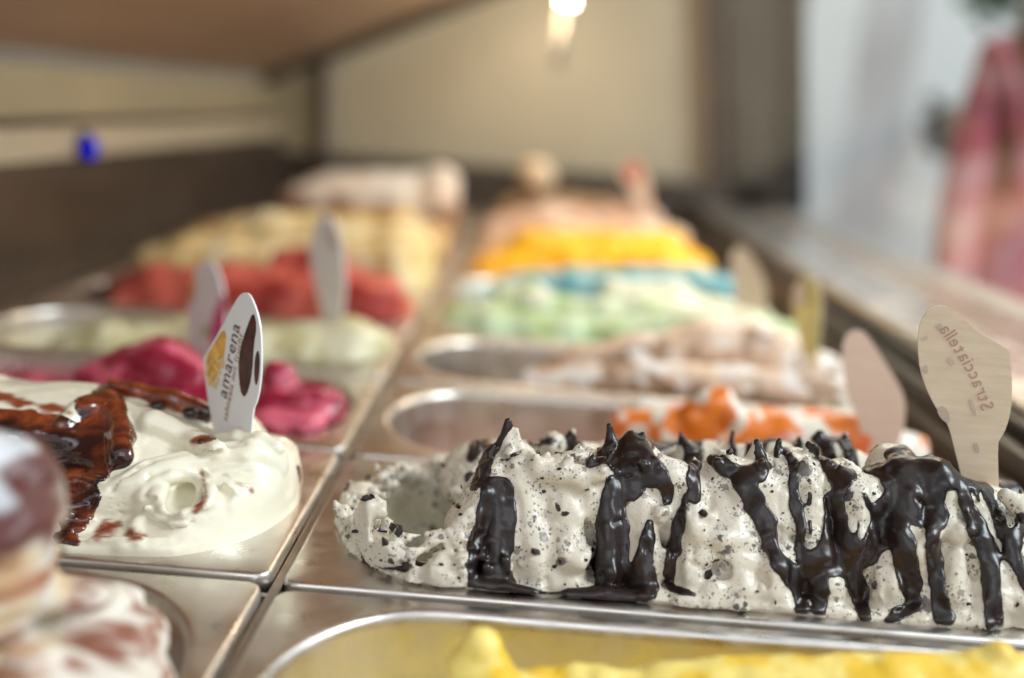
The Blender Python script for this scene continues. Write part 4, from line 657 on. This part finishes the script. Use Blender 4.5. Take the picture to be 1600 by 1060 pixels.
# ------------------------------------------------------------------ beyond the case
fl = box('floor', (-6, -5, -1.2), (8, 8, -1.1), simple('paving', (.30, .28, .26), .7, scale=3)); fl['kind'] = 'structure'
cb = box('counter_body', (-.47, -.26, -1.1), (.67, 1.74, -.165), simple('counter_panel', (.35, .33, .31), .5)); tag(cb, 'plain counter body standing under the gelato display case', 'counter')
M_WALLW = simple('white_painted_wall', (.72, .73, .72), .6, 0, .05, 3); M_WALLG = simple('grey_white_wall', (.52, .50, .50), .6, 0, .12, 3); M_SHOP = simple('shop_wall_brown', (.30, .24, .17), .7, 0, .2, 2)
wl = box('shop_wall', (-4, 3.2, -1.1), (.975, 3.4, 3.2), M_SHOP); tag(wl, 'brownish shop wall far behind the display case', 'wall')
for i, (a, b, lb) in enumerate(((.98, 1.17, 'narrow pale white wall panel outside, next to the dark post'), (1.19, 1.42, 'greyish pink wall panel outside, between two white ones'), (1.44, 3.6, 'broad bright white wall panel outside, behind the person in pink'))):
    q = box('wall_panel', (a, 3.1+i*.12, -1.1), (b, 3.3+i*.12, 3.0), M_WALLG if i == 1 else M_WALLW); tag(q, lb, 'wall panel')
area('street_daylight', (1.9, 1.6, 2.6), (2.0, 3.3, .3), 1.8, 1.0, 34, (.88, .95, 1.0))
# dark ornament on the white panel
c = at(1466, 192, 3.1); bmm = bmesh.new()
for i in range(14):
    r = bmesh.ops.create_icosphere(bmm, subdivisions=1, radius=random.uniform(.02, .045)); dv = Vector((random.gauss(0, .05), random.gauss(0, .02), random.gauss(0, .04)))
    for vv in r['verts']: vv.co += dv
o = bmobj('wall_ornament', bmm, simple('dark_grey_leaves', (.10, .10, .09), .6)); o.location = tuple(c); tag(o, 'dark grey ragged ornament on the bright white wall panel', 'ornament')
# person in pink beyond the glass
def skin_body(name, joints, edges, mat, parent=None, sub=2):
    me = bpy.data.meshes.new(name); me.from_pydata([j[0] for j in joints], edges, []); o = bpy.data.objects.new(name, me); C.objects.link(o); m = o.modifiers.new('s', 'SKIN')
    for i, j in enumerate(joints): me.skin_vertices[0].data[i].radius = (j[1], j[2] if len(j) > 2 else j[1])
    me.skin_vertices[0].data[0].use_root = True; s2 = o.modifiers.new('u', 'SUBSURF'); s2.levels = sub; s2.render_levels = sub; dg = bpy.context.evaluated_depsgraph_get(); m2 = bpy.data.meshes.new_from_object(o.evaluated_get(dg)); bpy.data.objects.remove(o); return link(name, m2, mat, parent)
c = at(1590, 150, 1.45); bx, by, bz_ = c[0]+.13, 1.45, c[2]
pe = empty('person', (bx, by, -1.1)); tag(pe, 'person in a pink and red top standing outside the glass, cut by the right edge', 'person')
M_TOP, nt, bs = newmat('pink_top'); nz = noise(nt, 5, 2, .5, (.6, .6, 1.8)); rp = ramp(nt, nz.outputs[0], [(.25, (.26, .12, .18)), (.40, (.46, .10, .13)), (.55, (.55, .26, .29)), (.68, (.62, .48, .50))]); nt.links.new(rp.outputs[0], bs.inputs['Base Color']); bs.inputs['Roughness'].default_value = .7
M_SKIN = simple('skin', (.62, .38, .28), .5, var=.05); M_HAIR = simple('brown_hair', (.14, .06, .03), .5); M_TROU = simple('purple_trousers', (.12, .06, .10), .7)
H = 1.1+bz_+.08    # shoulder height above the floor
J = [((0, 0, .92), .16, .11), ((0, 0, 1.08), .20, .12), ((0, 0, 1.28), .19, .12), ((0, 0, H-.03), .17, .09), ((0, 0, H+.07), .055, .055), ((-.17, 0, H-.02), .055, .055), ((-.195, .0, H-.28), .045, .045), ((-.21, -.06, H-.50), .034, .034), ((-.21, -.09, H-.60), .03, .02), ((.17, 0, H-.02), .055, .055), ((.22, .02, H-.30), .042, .042), ((.20, -.10, H-.52), .032, .032), ((.20, -.14, H-.60), .028, .02), ((-.09, 0, .86), .09, .10), ((-.10, 0, .48), .06, .06), ((-.10, .02, .09), .04, .045), ((-.10, -.10, .04), .04, .03), ((.09, 0, .86), .09, .10), ((.10, 0, .48), .06, .06), ((.10, .02, .09), .04, .045), ((.10, -.10, .04), .04, .03), ((0, -.02, H+.13), .06, .07), ((0, -.02, H+.21), .075, .095), ((0, -.01, H+.28), .05, .07)]
Eg = [(0, 1), (1, 2), (2, 3), (3, 4), (3, 5), (5, 6), (6, 7), (7, 8), (3, 9), (9, 10), (10, 11), (11, 12), (0, 13), (13, 14), (14, 15), (15, 16), (0, 17), (17, 18), (18, 19), (19, 20), (4, 21), (21, 22), (22, 23)]
bd = skin_body('body', J, Eg, M_TOP, pe); bd.data.materials.append(M_SKIN); bd.data.materials.append(M_TROU)
for p in bd.data.polygons:
    z = p.center.z
    if z > H+.045 or (z < H-.56 and z > .7 and abs(p.center.x) > .195): p.material_index = 1
    elif z < .95: p.material_index = 2
bmm = bmesh.new(); bmesh.ops.create_uvsphere(bmm, u_segments=24, v_segments=16, radius=1)
for vv in bmm.verts: vv.co = Vector((vv.co.x*.088, vv.co.y*.105+.02+(.02 if vv.co.z < 0 else 0), vv.co.z*(.12 if vv.co.z > 0 else .17)+H+.22))
hr = bmobj('hair', bmm, M_HAIR, pe, True)

bmm = bmesh.new(); bmesh.ops.create_uvsphere(bmm, u_segments=20, v_segments=14, radius=1); cl = at(1618, 120, 1.40)
for vv in bmm.verts: vv.co = Vector((vv.co.x*.045+cl[0]-bx, vv.co.y*.04+cl[1]-by, vv.co.z*.27+cl[2]+1.1))
bmobj('hair_lock', bmm, M_HAIR, pe, True)
c = at(1548, 0, 2.6); M_LEAF = simple('dark_green_leaf', (.03, .11, .06), .5, var=.3); pt = empty('hanging_plant', tuple(c)); tag(pt, 'dark green leafy hanging plant high above the person in pink', 'plant')
lf = None
for i in range(46):
    if lf is None:
        me = bpy.data.meshes.new('leaf'); me.from_pydata([(0, 0, 0), (.018, .004, .03), (.012, .006, .075), (0, 0, .10), (-.012, .006, .075), (-.018, .004, .03), (0, -.004, .04)], [], [(0, 1, 6), (1, 2, 6), (2, 3, 6), (3, 4, 6), (4, 5, 6), (5, 0, 6)]); lf = link('leaf', me, M_LEAF, pt)
        o = lf
    else: o = lf.copy(); C.objects.link(o)
    o.location = (random.gauss(0, .045), random.gauss(0, .04), random.gauss(.03, .035)); o.rotation_euler = (random.uniform(0, 6), random.uniform(0, 6), random.uniform(0, 6))
